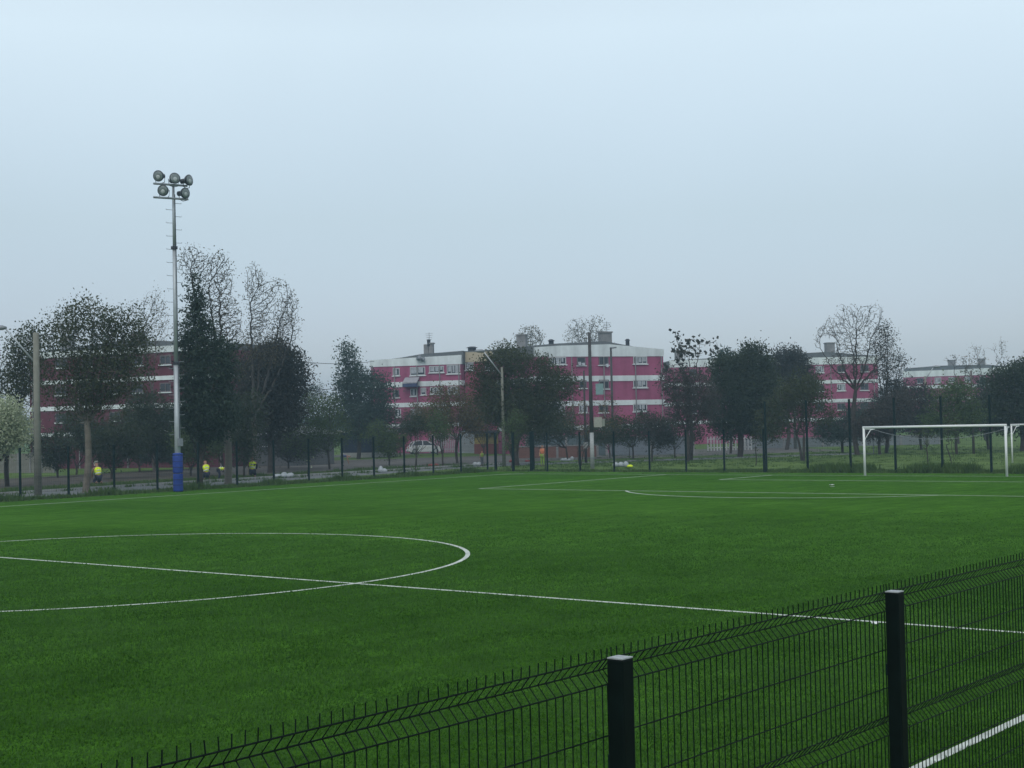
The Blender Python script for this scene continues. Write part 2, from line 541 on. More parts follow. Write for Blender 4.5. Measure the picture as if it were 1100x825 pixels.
wv = clumps([((8, 32.1), (53, 32.1))], 1500, 0.35, lambda c: 0.10 + 0.14 * rg.random() + 0.16 * (math.sin(c[0] * 1.7) * math.sin(c[0] * 0.6) > 0.4))
build_tris('weeds', wv, L['weed'], quads=False)['kind'] = 'stuff'
wv = clumps([((53.5, 31), (53.5, -12)), ((54.6, 16), (54.6, -12))], 1900, 0.35, lambda c: 0.08 + 0.12 * rg.random() + 0.32 * (math.sin(c[1] * 1.1) > -0.3 and c[1] < 11))
build_tris('rough_grass', wv, L['weed'], quads=False)['kind'] = 'stuff'
wv = clumps([((54, 38), (110, 20)), ((56, 30), (100, 10)), ((55, 20), (120, 30)), ((60, 30), (90, 45)), ((56, 8), (110, 12))], 1500, 4.0, lambda c: 0.05 + 0.09 * rg.random())
build_tris('park_tussocks', wv, L['weed'], quads=False)['kind'] = 'stuff'
wv = clumps([((12, 39.6), (64, 43)), ((12, 42), (64, 45))], 1000, 1.3, lambda c: 0.10 + 0.16 * rg.random())
build_tris('verge_tussocks', wv, L['weed'], quads=False)['kind'] = 'stuff'

# turf fibres standing on the near half of the pitch
def fibres():
    r = np.random.default_rng(21)
    n = 900000
    a = math.atan2(FW.y, FW.x) + r.uniform(-0.62, 0.62, n)
    dist = 6.0 + 44.0 * r.random(n) ** 1.15
    x, y = CAM.x + np.cos(a) * dist, CAM.y + np.sin(a) * dist
    keep = (y > -25.8) & (y < 31.0) & (x > -55) & (x < 52) & (r.random(n) < np.clip((50 - dist) / 22, 0, 1))
    rad = np.hypot(x, y)
    on = (np.abs(y - NT) < 0.06) | (np.abs(x) < 0.06) | (np.abs(rad - 9.15) < 0.06)
    x, y, dist = x[keep & ~on], y[keep & ~on], dist[keep & ~on]
    n = len(x)
    clump = np.sin(x * 5.1 + 2 * np.sin(y * 3.3)) * np.sin(y * 4.7 + 2 * np.sin(x * 2.9))
    nap = np.sin(x * 0.9 + 1.5 * np.sin(y * 0.7)) * np.sin(y * 1.3 + 1.2 * np.sin(x * 0.5 + 1)) + 0.6 * np.sin(x * 2.3 + y * 0.4 + 2 * np.sin(y * 1.1))
    h = 0.030 * r.uniform(0.5, 1.25, n) * (1 + 0.25 * clump)
    w = 0.0045 + 0.00016 * dist
    t = r.uniform(0, np.pi, n)
    lean = r.normal(0, 0.012, (n, 2)) + np.stack([0.005 + 0.005 * clump + 0.006 * nap, 0.003 * clump + 0.005 * nap], 1)
    v = np.zeros((n, 3, 3))
    v[:, :, 2] = 0.0075
    dx, dy = np.cos(t) * w, np.sin(t) * w
    v[:, 0, 0], v[:, 0, 1] = x + dx, y + dy
    v[:, 1, 0], v[:, 1, 1] = x - dx, y - dy
    v[:, 2, 0], v[:, 2, 1] = x + lean[:, 0], y + lean[:, 1]
    v[:, 2, 2] += h
    return v.reshape(-1, 3)
build_tris('turf_fibres', fibres(), leaf_mat("turf_fibre", [(0.020, 0.074, 0.0016), (0.030, 0.102, 0.005), (0.042, 0.126, 0.010)], 0.2), quads=False)['kind'] = 'stuff'

# ------------------------------------------------------------------ fences
def panel_mesh(name, length, height, material, gap=0.05, r=0.0031, folds=(0.042, 0.69, 1.34, 1.94), off=0.0, foldd=0.046, zb=0.04, sides=4):
    """welded mesh panel along local +x, top at z = height; V folds point to local +y"""
    b = MB()
    zs = []
    top = height
    prof = [(top, 0.0)]
    hz_ = []
    for i, fz in enumerate(folds):
        z0 = top - fz
        if z0 - 0.1 < zb: break
        prof += [(z0, 0.0), (z0 - 0.05, foldd), (z0 - 0.10, 0.0)]
        hz_ += [(z0, 0.0), (z0 - 0.05, foldd), (z0 - 0.10, 0.0)]
        nxt = folds[i + 1] if i + 1 < len(folds) else 99
        zz = z0 - 0.30
        while zz > max(top - nxt + 0.1, zb):
            hz_.append((zz, 0.0))
            zz -= 0.2
    prof.append((zb, 0.0))
    n = int(round(length / gap))
    for i in range(n + 1):
        x = i * length / n if n else 0
        x = min(max(x, 0.012), length - 0.012)
        j1 = rnd.uniform(-1, 1) * 0.0022
        j2 = rnd.uniform(-1, 1) * 0.0018
        b.tube([(x + j1 * (1 if q % 2 else -0.6), y + j2 * (q % 3 - 1), z + (j2 if q == 0 else 0)) for q, (z, y) in enumerate(prof)], r, sides, cap=False)
    for z, y in hz_:
        b.tube([(0, y - 2 * r, z), (length, y - 2 * r, z)], r, sides, cap=False)
    return b
def post_builder(b, s, h, cap_z=0.0):
    hs = s / 2
    b.box((-hs, -hs, 0), (hs, hs, h))
# near fence
NY, NS, NX = -26.683, 2.506, -15.755
nf = thing('mesh_fence', 'dark green welded mesh fence with square capped posts in the foreground', 'fence', (NX, NY, 0))
pm = panel_mesh('wire_panel', NS - 0.004, 2.225, M['post'])
first = None
for k in range(-3, 9):
    if first is None:
        first = pm.build('wire_panel', M['post'], nf)
        p_ = first
    else:
        p_ = first.copy()
        COL.objects.link(p_)
        p_.parent = nf
    p_.location = (k * NS + 0.002, 0.052, 0)
fp = fc = fk = None
for k in range(-3, 10):
    if fp is None:
        b = MB()
        post_builder(b, 0.076, 2.185)
        fp = b.build('post', M['post'], nf)
        bv = fp.modifiers.new("bevel", 'BEVEL')
        bv.width = 0.006
        bv.segments = 2
        b = MB()
        b.box((-0.0365, -0.0365, 2.186), (0.0365, 0.0365, 2.191))
        fc = b.build('post_cap', M['cap'], fp)
        b = MB()
        b.box((-0.028, 0.0385, 1.75), (0.028, 0.050, 1.81))
        fk = b.build('clip', M['fpost'], fp)
        p_ = fp
    else:
        p_, c_, k_ = fp.copy(), fc.copy(), fk.copy()
        for q in (p_, c_, k_): COL.objects.link(q)
        p_.parent = nf
        c_.parent = p_
        k_.parent = p_
    p_.location = (k * NS, 0, 0)

# far fences
def far_fence(label, start, direction, n, spacing, height, parent_mesh=None, thick=0.06, skip=()):
    ang = math.atan2(direction[1], direction[0])
    t = thing('mesh_fence', label, 'fence', (start[0], start[1], 0), ang)
    pn = pp = None
    for k in range(n + 1):
        if pp is None:
            b = MB()
            post_builder(b, thick, height + 0.05)
            pp = b.build('post', M['fpost'], t)
            q = pp
        else:
            q = pp.copy()
            COL.objects.link(q)
            q.parent = t
        q.location = (k * spacing, 0, 0)
        if k < n and k not in skip:
            if pn is None:
                pn = panel_mesh('wire_panel', spacing - 0.01, height, M['fpost'], gap=0.10, r=0.0022, folds=(0.05, 0.7, 1.35, 2.0, 2.65, 3.3), sides=3, foldd=0.03).build('wire_panel', M['fpost'], t)
                q = pn
            else:
                q = pn.copy()
                COL.objects.link(q)
                q.parent = t
            q.location = (k * spacing + 0.005, thick / 2 + 0.01, 0)
    return t
far_fence('dark green mesh fence along the far touchline beside the blue padded light mast', (18.34 - 3 * 2.645, 32.0), (1, 0), 16, 2.645, 2.45, thick=0.085)
far_fence('short dark fence section at the far corner of the pitch', (53.2, 31.7), (0, -1), 2, 1.5, 2.5, thick=0.13)
far_fence('dark green mesh fence along the goal line left of the goal, lower than its neighbour', (53.2, 27.39), (0, -1), 6, 2.62, 2.45, thick=0.085)
far_fence('tall dark green ball-stop fence standing behind the white goal', (53.2, 27.39 - 6 * 2.62 - 0.15), (0, -1), 10, 2.62, 4.0, thick=0.10)
g = thing('gate', 'dark green mesh gate between two thick posts at the far corner', 'gate', (53.2, 28.55, 0), -math.pi / 2)
b = MB()
b.tube([(0.10, 0, 0.1), (0.10, 0, 2.3), (1.0, 0, 2.3), (1.0, 0, 0.1), (0.10, 0, 0.1)], 0.025, 6)
b.build('gate_frame', M['fpost'], g)
panel_mesh('wire_panel', 0.86, 2.28, M['fpost'], gap=0.075, folds=(0.05, 0.7, 1.35), sides=3, zb=0.12).build('wire_panel', M['fpost'], g, loc=(0.12, 0.0, 0))
b = MB()
b.box((-0.07, -0.07, 0), (0.05, 0.07, 2.6))
b.build('gate_post', M['fpost'], g)

# ------------------------------------------------------------------ goals
def goal(name, label, x, yc, width, height, r, braces=True, rope=True, facing=1):
    t = thing(name, label, 'goal', (x, yc, 0), 0, 'white football goals')
    hw = width / 2
    for s in (-1, 1):
        b = MB()
        b.tube([(0, s * (hw + r), 0), (0, s * (hw + r), height + r)], r, 12)
        b.build('goalpost', M['white'], t, True)
    b = MB()
    b.tube([(0, -hw - 2 * r, height + r), (0, hw + 2 * r, height + r)], r * 1.02, 12)
    b.build('crossbar', M['white'], t, True)
    if braces:
        for s in (-1, 1):
            b = MB()
            b.tube([(0.05, s * (hw + r), height - 0.60), (0.55 * facing, s * (hw - 0.05), height - 0.08), (0.95 * facing, s * (hw - 0.1), height - 0.04)], 0.022, 6)
            b.tube([(0.03, s * (hw + r), height - 0.02), (0.95 * facing, s * (hw - 0.1), height - 0.04)], 0.022, 6)
            b.build('stanchion', M['white'], t, True)
    if rope:
        b = MB()
        pts = []
        for i in range(25):
            y = hw - 0.1 - (width - 0.2) * i / 24
            q = 2 * abs(y) / width
            pts.append((0.95 - 0.25 * (1 - q * q), y, height - 0.05 - 0.55 * (1 - q * q)))
        b.tube(pts, 0.013, 5)
        b.build('net_rope', M['steel'], t)
    return t
goal('football_goal', 'large white goal with bare frame standing on the far goal line', GL, 0.0, 7.32, 2.44, 0.06)
pg = gp(1087.5, 497)
goal('football_goal', 'smaller white goal beyond the tall fence, cut off by the right edge', pg.x, pg.y - 1.5 - 0.06, 3.0, 2.3, 0.05, rope=False)

# ------------------------------------------------------------------ floodlight mast
mp = gp(191.5, 528.6)
mast = thing('light_mast', 'tall slim grey floodlight mast with five lamps and blue padded base', 'light mast', mp)
b = MB()
for z0 in (0.03, 0.97):
    b.lathe((0, 0, z0), (0, 0, 1), [(0, 0.20), (0.02, 0.245), (0.06, 0.255), (0.86, 0.265 if z0 > 0.5 else 0.25), (0.90, 0.26), (0.91, 0.20)], 16)
    b.build('padding', M['blue'], mast, True)
    b = MB()
b = MB()
b.lathe((0, 0, 1.9), (0, 0, 1), [(0, 0.27), (0.08, 0.25), (0.1, 0.16)], 16)
b.build('padding_collar', M['blue'], mast, True)
b = MB()
b.tube([(0, 0, 0), (0, 0, 6.6)], [0.155, 0.135], 14)
b.build('lower_pole', M['mast'], mast, True)
b = MB()
b.tube([(0, 0, 6.6), (0, 0, 12.55)], [0.115, 0.095], 14)
b.build('middle_pole', M['mast'], mast, True)
b = MB()
b.tube([(0, 0, 12.55), (0, 0, 15.85)], [0.08, 0.065], 12)
b.build('upper_pole', M['mast'], mast, True)
for z in (6.6, 12.55):
    b = MB()
    b.lathe((0, 0, z - 0.07), (0, 0, 1), [(0, 0.17), (0.14, 0.17)], 14)
    b.build('joint_collar', M['dark'], mast)
for z in (0.35, 0.62, 1.25, 1.55):
    b = MB()
    b.lathe((0, 0, z), (0, 0, 1), [(0, 0.25), (0.005, 0.274), (0.035, 0.274), (0.04, 0.25)], 16)
    b.build('strap', M['blue_dark'], mast, True)
b = MB()
b.box((-0.12, -0.30, 2.35), (0.12, -0.15, 2.75))
b.build('junction_box', M['steel'], mast)
b = MB()
b.tube([(0.02, -0.155, 2.75), (0.02, -0.15, 6.5), (0.02, -0.125, 12.5), (0.02, -0.09, 15.3)], 0.018, 5)
b.build('cable', M['dark'], mast)
LR = Vector((RT.x, RT.y, 0)).normalized()
BD = Vector((FW.x, FW.y, 0)).normalized()
bar = (LR * 0.86 + BD * 0.51).normalized()
z = 2.6
i = 0
while z < 15.0:
    s = -1 if i % 2 else 1
    b = MB()
    b.tube([bar * 0.05 * s + Vector((0, 0, z)), bar * 0.40 * s + Vector((0, 0, z)), bar * 0.40 * s + Vector((0, 0, z + 0.05))], 0.013, 5)
    b.build('step_peg', M['steel'], mast)
    z += 0.34
    i += 1
DM = ahead(mp)
def mast_local(u, v, dd=0.0):
    return at(u, v, DM + dd) - mp
for (ua, va, ub, vb) in ((164.8, 196.6, 201.2, 200.2), (164.8, 211.2, 202.2, 214.8)):
    pa, pb = mast_local(ua, va, -0.45), mast_local(ub, vb, 0.5)
    zc = (pa.z + pb.z) / 2
    b = MB()
    b.tube([(pa.x, pa.y, zc), (pb.x, pb.y, zc)], 0.055, 8)
    b.build('crossbar', M['steel'], mast)
lamps = [(170.2, 189.0, -0.3, (-0.25, -1.0, -0.16)), (187.8, 191.5, 0.05, (0.55, -0.85, 0.12)), (203.2, 193.5, 0.42, (0.90, -0.42, 0.06)),
         (175.2, 204.6, -0.2, (-0.12, -1.0, -0.2)), (199.0, 207.5, 0.38, (0.80, -0.55, -0.06))]
for u, v, dd, (lx, lb, lz) in lamps:
    c = mast_local(u, v, dd)
    ax = (LR * lx + BD * lb + Vector((0, 0, lz))).normalized()
    R_ = 0.29
    b = MB()
    b.lathe(c - ax * 0.30, ax, [(0, 0.05), (0.04, 0.12), (0.12, 0.20), (0.22, 0.265), (0.30, R_), (0.33, R_), (0.335, R_ - 0.02)], 20)
    hs = b.build('floodlight', M['lampshell'], mast, True)
    b = MB()
    b.lathe(c + ax * 0.036, ax, [(0, R_ - 0.045), (0.010, R_ - 0.055), (0.014, 0.10)], 20)
    b.build('lens', M['lens'], hs, True)
    b = MB()
    b.lathe(c + ax * 0.051 - Vector((0, 0, 0.05)), ax, [(0, 0.11), (0.012, 0.10), (0.02, 0.04)], 14)
    b.build('bulb', M['bulb'], hs, True)
    b = MB()
    b.lathe(c - ax * 0.52, ax, [(0, 0.10), (0.02, 0.13), (0.24, 0.13), (0.26, 0.06)], 12)
    b.build('ballast', M['dark'], hs, True)
    b = MB()
    side = ax.cross(Vector((0, 0, 1))).normalized()
    zb_ = -0.40
    b.tube([c - ax * 0.18 + side * 0.27, c - ax * 0.18 + side * 0.24 + Vector((0, 0, zb_ + 0.06)), c - ax * 0.18 + Vector((0, 0, zb_)), c - ax * 0.18 - side * 0.24 + Vector((0, 0, zb_ + 0.06)), c - ax * 0.18 - side * 0.27], 0.02, 5)
    b.build('bracket', M['dark'], hs)

# ------------------------------------------------------------------ street poles
def street_lamp(label, u, vb, vt, arm, r0, r1, mt, dist=None, lamp=0.35):
    p = gp(u, vb) if dist is None else on_z0(u, dist)
    d = ahead(p)
    t = thing('street_lamp', label, 'street lamp', p, 0, 'street lamps with slanting arms')
    top = at(u, vt, d)
    h = top.z
    b = MB()
    b.tube([(0, 0, 0), (0, 0, h)], [r0, r1], 12)
    b.build('pole', mt, t, True)
    (u0, v0), (u1, v1) = arm
    a0, a1 = at(u0, v0, d) - p, at(u1, v1, d) - p
    a0 = Vector((0, 0, a0.z))
    b = MB()
    b.tube([a0, a1], [0.05, 0.04], 8)
    b.build('arm', M['mast'], t, True)
    dr = Vector((a1.x - a0.x, a1.y - a0.y, 0)).normalized()
    b = MB()
    b.tube([a1 - dr * 0.1, a1 + dr * 0.1, a1 + dr * (lamp * 1.2), a1 + dr * lamp * 1.8], [0.05, 0.13, 0.12, 0.03], 10)
    b.build('lamp_head', M['steel'], t, True)
    return t, p, h
street_lamp('stout concrete street lamp pole at the far left with arm pointing left', 41, 532, 357, ((37, 391), (5, 352)), 0.19, 0.15, M['concrete'])
street_lamp('thin pale street lamp in front of the big dark tree', 541.5, 501, 394, ((541, 403), (519, 377)), 0.13, 0.09, M['concrete'])
street_lamp('street lamp among dark evergreen trees left of the goal', 854.5, 482, 396, ((854, 404), (833, 384)), 0.16, 0.11, M['concrete'])
street_lamp('grey street lamp right of the tall bare tree above the goal crossbar', 996, 480, 404, ((995.5, 408), (1003, 394)), 0.15, 0.10, M['concrete'], dist=140)

up_ = gp(636.5, 503.5)
du = ahead(up_)
hu = at(634, 357, du).z
ut = thing('utility_pole', 'tall dark utility pole with whitewashed lower part and meter box', 'utility pole', up_)
b = MB()
b.tube([(0, 0, 0), (0, 0, 2.4)], [0.14, 0.135], 12)
b.build('whitewashed_base', M['polewhite'], ut, True)
b = MB()
b.tube([(0, 0, 2.4), (0, 0, hu)], [0.13, 0.10], 12)
b.build('pole', M['polewood'], ut, True)
b = MB()
b.tube([(0, 0, hu - 0.1), tuple(LR * 0.35 + Vector((0, 0, hu + 0.6)))], 0.03, 6)
b.build('arm', M['polewood'], ut)
def local_box(parent, name, mt, u0, v0, u1, v1, d, base, depth=0.3, off=0.0):
    a, c = at(u0, v1, d), at(u1, v0, d)
    wv_ = Vector((c.x - a.x, c.y - a.y, 0))
    o = Vector((a.x, a.y, a.z)) - Vector(base)
    x = wv_.normalized()
    y = Vector((-x.y, x.x, 0))
    w, h = wv_.length, c.z - a.z
    b = MB()
    P = [o + y * off, o + x * w + y * off, o + x * w + y * (off + depth), o + y * (off + depth)]
    b.add(P + [q + Vector((0, 0, h)) for q in P], [(0, 3, 2, 1), (4, 5, 6, 7), (0, 1, 5, 4), (1, 2, 6, 5), (2, 3, 7, 6), (3, 0, 4, 7)])
    return b.build(name, mt, parent)
mb_ = mat("meter_box", (0.30, 0.30, 0.26), 0.7)
local_box(ut, 'meter_box', mb_, 638, 448, 646.5, 459, du, up_, 0.4, -0.1)
local_box(ut, 'meter_cover', mat("meter_cover", (0.22, 0.24, 0.2), 0.7), 647, 450, 649.5, 458, du, up_, 0.3, -0.05)
local_box(ut, 'sign_plate', mat("teal_plate", (0.19, 0.29, 0.30), 0.6), 640, 412, 648, 424, du, up_, 0.04, -0.16)
b = MB()
b.lathe((0, 0, 0.7), (0, 0, 1), [(0, 0.15), (0.06, 0.15)], 12)
b.build('band', M['steel'], ut)
# thin poles
p = gp(629.5, 497)
t = thing('wooden_post', 'thin grey wooden post behind the utility pole with pale notice', 'post', p)
dd = ahead(p)
b = MB()
b.tube([(0, 0, 0), (0, 0, at(628, 398, dd).z)], [0.10, 0.07], 8)
b.build('pole', M['polewood'], t, True)
local_box(t, 'notice', M['polewhite'], 627, 475, 631.5, 482, dd, p, 0.05, -0.16)
p = on_z0(659, 128)
t = thing('lamp_pole', 'slim dark lamp pole in front of the pink apartment end wall', 'lamp pole', p)
hz2 = at(657, 373, ahead(p)).z
b = MB()
b.tube([(0, 0, 0), (0, 0, hz2)], [0.12, 0.09], 8)
b.build('pole', M['polewood'], t, True)
b = MB()
b.tube([(0, 0, hz2 - 0.05), tuple(LR * 0.5 + Vector((0, 0, hz2)))], [0.08, 0.06], 8)
b.build('lamp_head', M['steel'], t, True)
p = on_z0(1046, 112)
t = thing('wooden_post', 'slim grey pole among the dark trees above the goal right side', 'post', p)
b = MB()
b.tube([(0, 0, 0), (0, 0, at(1044, 398, ahead(p)).z)], [0.11, 0.07], 8)
b.build('pole', M['bark_grey'], t, True)
p = on_z0(938.5, 118)
t = thing('sign_board', 'small blue and white sign on a pole behind the ball-stop fence', 'sign', p)
b = MB()
b.tube([(0, 0, 0), (0, 0, at(938, 458, ahead(p)).z)], 0.05, 6)
b.build('pole', M['steel'], t)
local_box(t, 'panel', mat("sign_blue", (0.05, 0.11, 0.35), 0.6), 934, 452.5, 942, 459, ahead(p), p, 0.05, -0.08)
local_box(t, 'top_panel', M['white'], 935, 449.5, 941, 452.3, ahead(p), p, 0.05, -0.08)

# ------------------------------------------------------------------ apartment blocks
class Facade:
    """vertical plane through two ground points; local x along it, y into the building"""
    def __init__(s, u0, d0, u1, d1):
        s.a, s.b = on_z0(u0, d0), on_z0(u1, d1)
        s.x = (s.b - s.a).normalized()
        s.y = Vector((-s.x.y, s.x.x, 0))
        s.len = (s.b - s.a).length
        s.rz = math.atan2(s.x.y, s.x.x)
    def xz(s, u, v, off=0.0):
        d = ray(u, v)
        t = (s.a + s.y * off - CAM).dot(s.y) / d.dot(s.y)
        p = CAM + d * t
        return (p - s.a).dot(s.x), p.z
def window(parent, f, u0, v0, u1, v1, style='white', panes=2, off=0.0):
    x0, z1 = f.xz(u0, v0, off)
    x1, z0 = f.xz(u1, v1, off)
    fm = M['frame'] if style != 'dark' else M['dframe']
    b = MB()
    t_ = 0.09
    y0, y1 = off - 0.07, off - 0.004
    b.box((x0, y0, z0), (x0 + t_, y1, z1))
    b.box((x1 - t_, y0, z0), (x1, y1, z1))
    b.box((x0 + t_, y0, z0), (x1 - t_, y1, z0 + t_))
    b.box((x0 + t_, y0, z1 - t_), (x1 - t_, y1, z1))
    for k in range(1, panes):
        xm = x0 + (x1 - x0) * k / panes
        b.box((xm - 0.035, y0 + 0.01, z0 + t_), (xm + 0.035, y1, z1 - t_))
    w = b.build('window', fm, parent)
    b = MB()
    b.box((x0 + t_ + 0.002, off - 0.03, z0 + t_ + 0.002), (x1 - t_ - 0.002, off - 0.006, z1 - t_ - 0.002))
    b.build('pane', M['pane'], w)
    if style in ('white', 'curtain'):
        for k in range(panes):
            xa = x0 + t_ + 0.03 + (x1 - x0 - 2 * t_) * (k + rnd.uniform(0.0, 0.3)) / panes
            xb = x0 + t_ - 0.03 + (x1 - x0 - 2 * t_) * (k + rnd.uniform(0.7, 1.0)) / panes
            b = MB()
            b.box((xa, off - 0.036, z0 + t_ + (z1 - z0) * rnd.uniform(0.0, 0.25)), (xb, off - 0.031, z1 - t_ - 0.01))
            b.build('curtain', M['curtain'], w)
    b = MB()
    b.box((x0 - 0.1, off - 0.14, z0 - 0.09), (x1 + 0.1, off - 0.004, z0 - 0.004))
    b.build('sill', M['band'], w)
    return w
def block(label, f, depth, bands, parapet, wins, wallmat, x_lo=0.0, x_hi=None, roof=None, wins_off=0.0, group='magenta and white apartment blocks'):
    """bands: list of (z0, z1); parapet: polygon top profile [(x, z)...] and bottom z"""
    t = thing('apartment_block', label, 'apartment block', f.a, f.rz, group)
    x_hi = f.len if x_hi is None else x_hi
    pz = parapet[1]
    b = MB()
    b.box((x_lo, 0, 0), (x_hi, depth, pz))
    b.build('wall', wallmat, t)
    for z0, z1 in bands:
        b = MB()
        b.box((x_lo - 0.06, -0.06, z0), (x_hi + 0.06, depth + 0.06, z1))
        b.build('white_band', M['band'], t)
    prof = parapet[0]
    b = MB()
    b.prism([(x_lo - 0.07, pz + 0.003)] + [(x_hi + 0.07, pz + 0.003)] + prof[::-1], -0.07, 0.35)
    b.build('parapet', M['band'], t)
    if roof:
        b = MB()
        b.prism([(roof[0][0], pz + 0.01)] + [(roof[-1][0], pz + 0.01)] + roof[::-1], 0.36, depth + 0.3)
        rf = b.build('roof', M['roof'], t)
    else: rf = t
    for w in wins: window(t, f, *w)
    for q in (0.02, 0.27, 0.52, 0.77, 0.98):
        b = MB()
        xq = x_lo + (x_hi - x_lo) * q
        b.tube([(xq, -0.13, 0.0), (xq, -0.13, pz)], 0.055, 6)
        b.build('drainpipe', M['chimney'], t)
    return t, rf
def chimney(rf, f, u0, v0, u1, v1, off, antenna=None, cap=True):
    x0, z1 = f.xz(u0, v0, off)
    x1, z0 = f.xz(u1, v1, off)
    b = MB()
    b.box((x0, off, z0 - 0.8), (x1, off + (x1 - x0), z1))
    if cap: b.box((x0 - 0.08, off - 0.08, z1 + 0.002), (x1 + 0.08, off + (x1 - x0) + 0.08, z1 + 0.14))
    b.build('chimney', M['chimney'], rf)
    if antenna:
        xa, za = f.xz(antenna[0], antenna[1], off)
        b = MB()
        b.tube([(xa, off + 0.3, z1), (xa, off + 0.3, za)], 0.03, 5)
        for k in range(4):
            zz = za - 0.15 - k * 0.22
            b.tube([(xa - 0.45 + 0.05 * k, off + 0.3, zz), (xa + 0.45 - 0.05 * k, off + 0.3, zz)], 0.02, 4)
        b.build('antenna', M['steel'], rf)
def dish(parent, f, u, v, off, r=0.4):
    x, z = f.xz(u, v, off)
    b = MB()
    b.lathe((x, off - 0.30, z), (-0.3, -1, 0.35), [(0, 0.03), (0.02, r * 0.4), (0.06, r * 0.75), (0.12, r)], 14)
    b.tube([(x, off - 0.25, z), (x, off, z - 0.35)], 0.03, 5)
    b.build('satellite_dish', M['steel'], parent, True)
def tank(parent, f, u, v, off, r, h, name='roof_vent'):
    x, z = f.xz(u, v, off)
    b = MB()
    b.lathe((x, off, z - h - 0.5), (0, 0, 1), [(0, r * 0.8), (h * 0.6 + 0.5, r * 0.8), (h * 0.65 + 0.5, r * 1.2), (h + 0.5, r * 0.5)], 10)
    b.build(name, M['dark'], parent)

# central right wing
fC = Facade(578, 142, 715, 147)
zC = lambda v, u=690: fC.xz(u, v)[1]
xC = lambda u, v=400: fC.xz(u, v)[0]
pC = zC(382.8)
winsC = []
for v0, v1 in ((382.9, 390.8), (408.2, 416.2), (433.8, 441.8)):
    winsC.append((680, v0, 695, v1, 'curtain', 3))
winsC += [(589, 383.6, 608, 391.5, 'white', 3), (619.5, 383.6, 629, 392.5, 'dark', 1), (643, 383, 653.5, 392, 'dark', 2),
          (622, 408.5, 630, 417, 'dark', 1), (643, 408, 654, 417.5, 'dark', 2), (589, 409, 606, 417, 'white', 2),
          (588, 435.5, 607, 445, 'white', 3), (622, 435, 631, 443, 'curtain', 1), (643, 435, 653, 443, 'dark', 2)]
bt, rfC = block('large magenta apartment block with white bands right of the big dark tree', fC, 11.0,
            [(zC(409.0), zC(403.2)), (zC(434.8), zC(429.4)), (zC(460), zC(455.2))],
            ([(-0.07, fC.xz(578, 373.0)[1]), (xC(600), fC.xz(600, 371.4)[1]), (xC(655), fC.xz(655, 369.8)[1]), (fC.len + 0.07, fC.xz(715, 375.2)[1])], pC),
            winsC, M['red'],
            roof=[(-0.3, fC.xz(578, 371.0)[1]), (xC(600), fC.xz(600, 368.8)[1]), (xC(652), fC.xz(652, 366.2)[1]), (xC(672), fC.xz(672, 370.0)[1]), (fC.len, fC.xz(715, 377)[1])])
chimney(rfC, fC, 647, 357.5, 657.5, 369, 2.5, antenna=(653, 345))
tank(rfC, fC, 592, 364.5, 2.0, 0.32, 0.5)
tank(rfC, fC, 674, 364, 2.0, 0.25, 0.5)
# white washing hung at the windows
for uu, vv in ((621.5, 389), (625.5, 390), (651, 391)):
    x, z = fC.xz(uu, vv)
    b = MB()
    b.add([(x - 0.16, -0.22, z), (x + 0.16, -0.20, z + 0.03), (x + 0.18, -0.26, z - 0.26), (x + 0.02, -0.28, z - 0.36), (x - 0.14, -0.25, z - 0.24)], [(0, 1, 2, 3, 4)])
    o = b.build('washing', M['curtain'], bt)
    sm = o.modifiers.new("thick", 'SOLIDIFY')
    sm.thickness = 0.02

# central left wing
fB = Facade(400, 168.0, 497, 165.2)
zB = lambda v, u=480: fB.xz(u, v)[1]
xB = lambda u, v=400: fB.xz(u, v)[0]
pB = zB(391.6)
winsB = [(422, 395.5, 429.5, 403.5, 'white', 1), (440.5, 394.5, 457, 403, 'white', 2), (461, 393.5, 477, 400, 'curtain', 3), (480, 392, 494.5, 401.3, 'white', 3),
         (441, 417.5, 448, 425.5, 'white', 1), (452, 416.5, 458, 424, 'white', 1), (462, 416, 476, 423, 'curtain', 2), (481, 415, 494, 423, 'white', 2), (422, 419, 429, 427, 'dark', 1),
         (424, 439.5, 431, 448, 'white', 1), (441, 439, 455, 447, 'curtain', 2), (470, 438, 484, 446, 'white', 2)]
bt, rfB = block('magenta apartment block with sloping white parapet left of the big dark tree', fB, 10.0,
            [(zB(414.3), zB(408.8)), (zB(436.3), zB(431.5)), (zB(458), zB(454))],
            ([(-0.07, fB.xz(400, 386.8)[1]), (fB.len + 0.07, fB.xz(497, 381.2)[1])], pB), winsB, M['red'],
            roof=[(0.0, fB.xz(400, 388)[1]), (xB(430), fB.xz(430, 384.0)[1]), (xB(452), fB.xz(452, 380.2)[1]), (xB(497), fB.xz(497, 376.6)[1])])
xa, xb_ = fB.len + 0.1, xB(578)
b = MB()
b.box((xa, 1.2, 0), (xb_, 10.0, zB(389.4)))
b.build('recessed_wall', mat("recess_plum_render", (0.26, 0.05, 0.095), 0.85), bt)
b = MB()
b.box((xa, 1.1, zB(389.2)), (xb_, 1.5, zB(378.6)))
b.build('cream_parapet', M['cream'], bt)
b = MB()
b.prism([(xa, pB + 0.01), (xb_, pB + 0.01), (xb_, fB.xz(575, 373)[1]), (xB(520), fB.xz(520, 375.2)[1]), (xa, fB.xz(498, 376.6)[1])], 1.52, 10.3)
b.build('recess_roof', M['roof'], bt)
for q in ((500, 389.5, 509, 397.5, 'white', 2, 1.2), (521, 390, 531, 398, 'curtain', 2, 1.2)):
    window(bt, fB, *q)
chimney(rfB, fB, 554.5, 360.5, 564.5, 371, 4.0)
chimney(rfB, fB, 455, 370.0, 460, 380, 1.5, cap=False)
chimney(rfB, fB, 460.2, 369.5, 465, 380, 1.4, antenna=(460, 357))
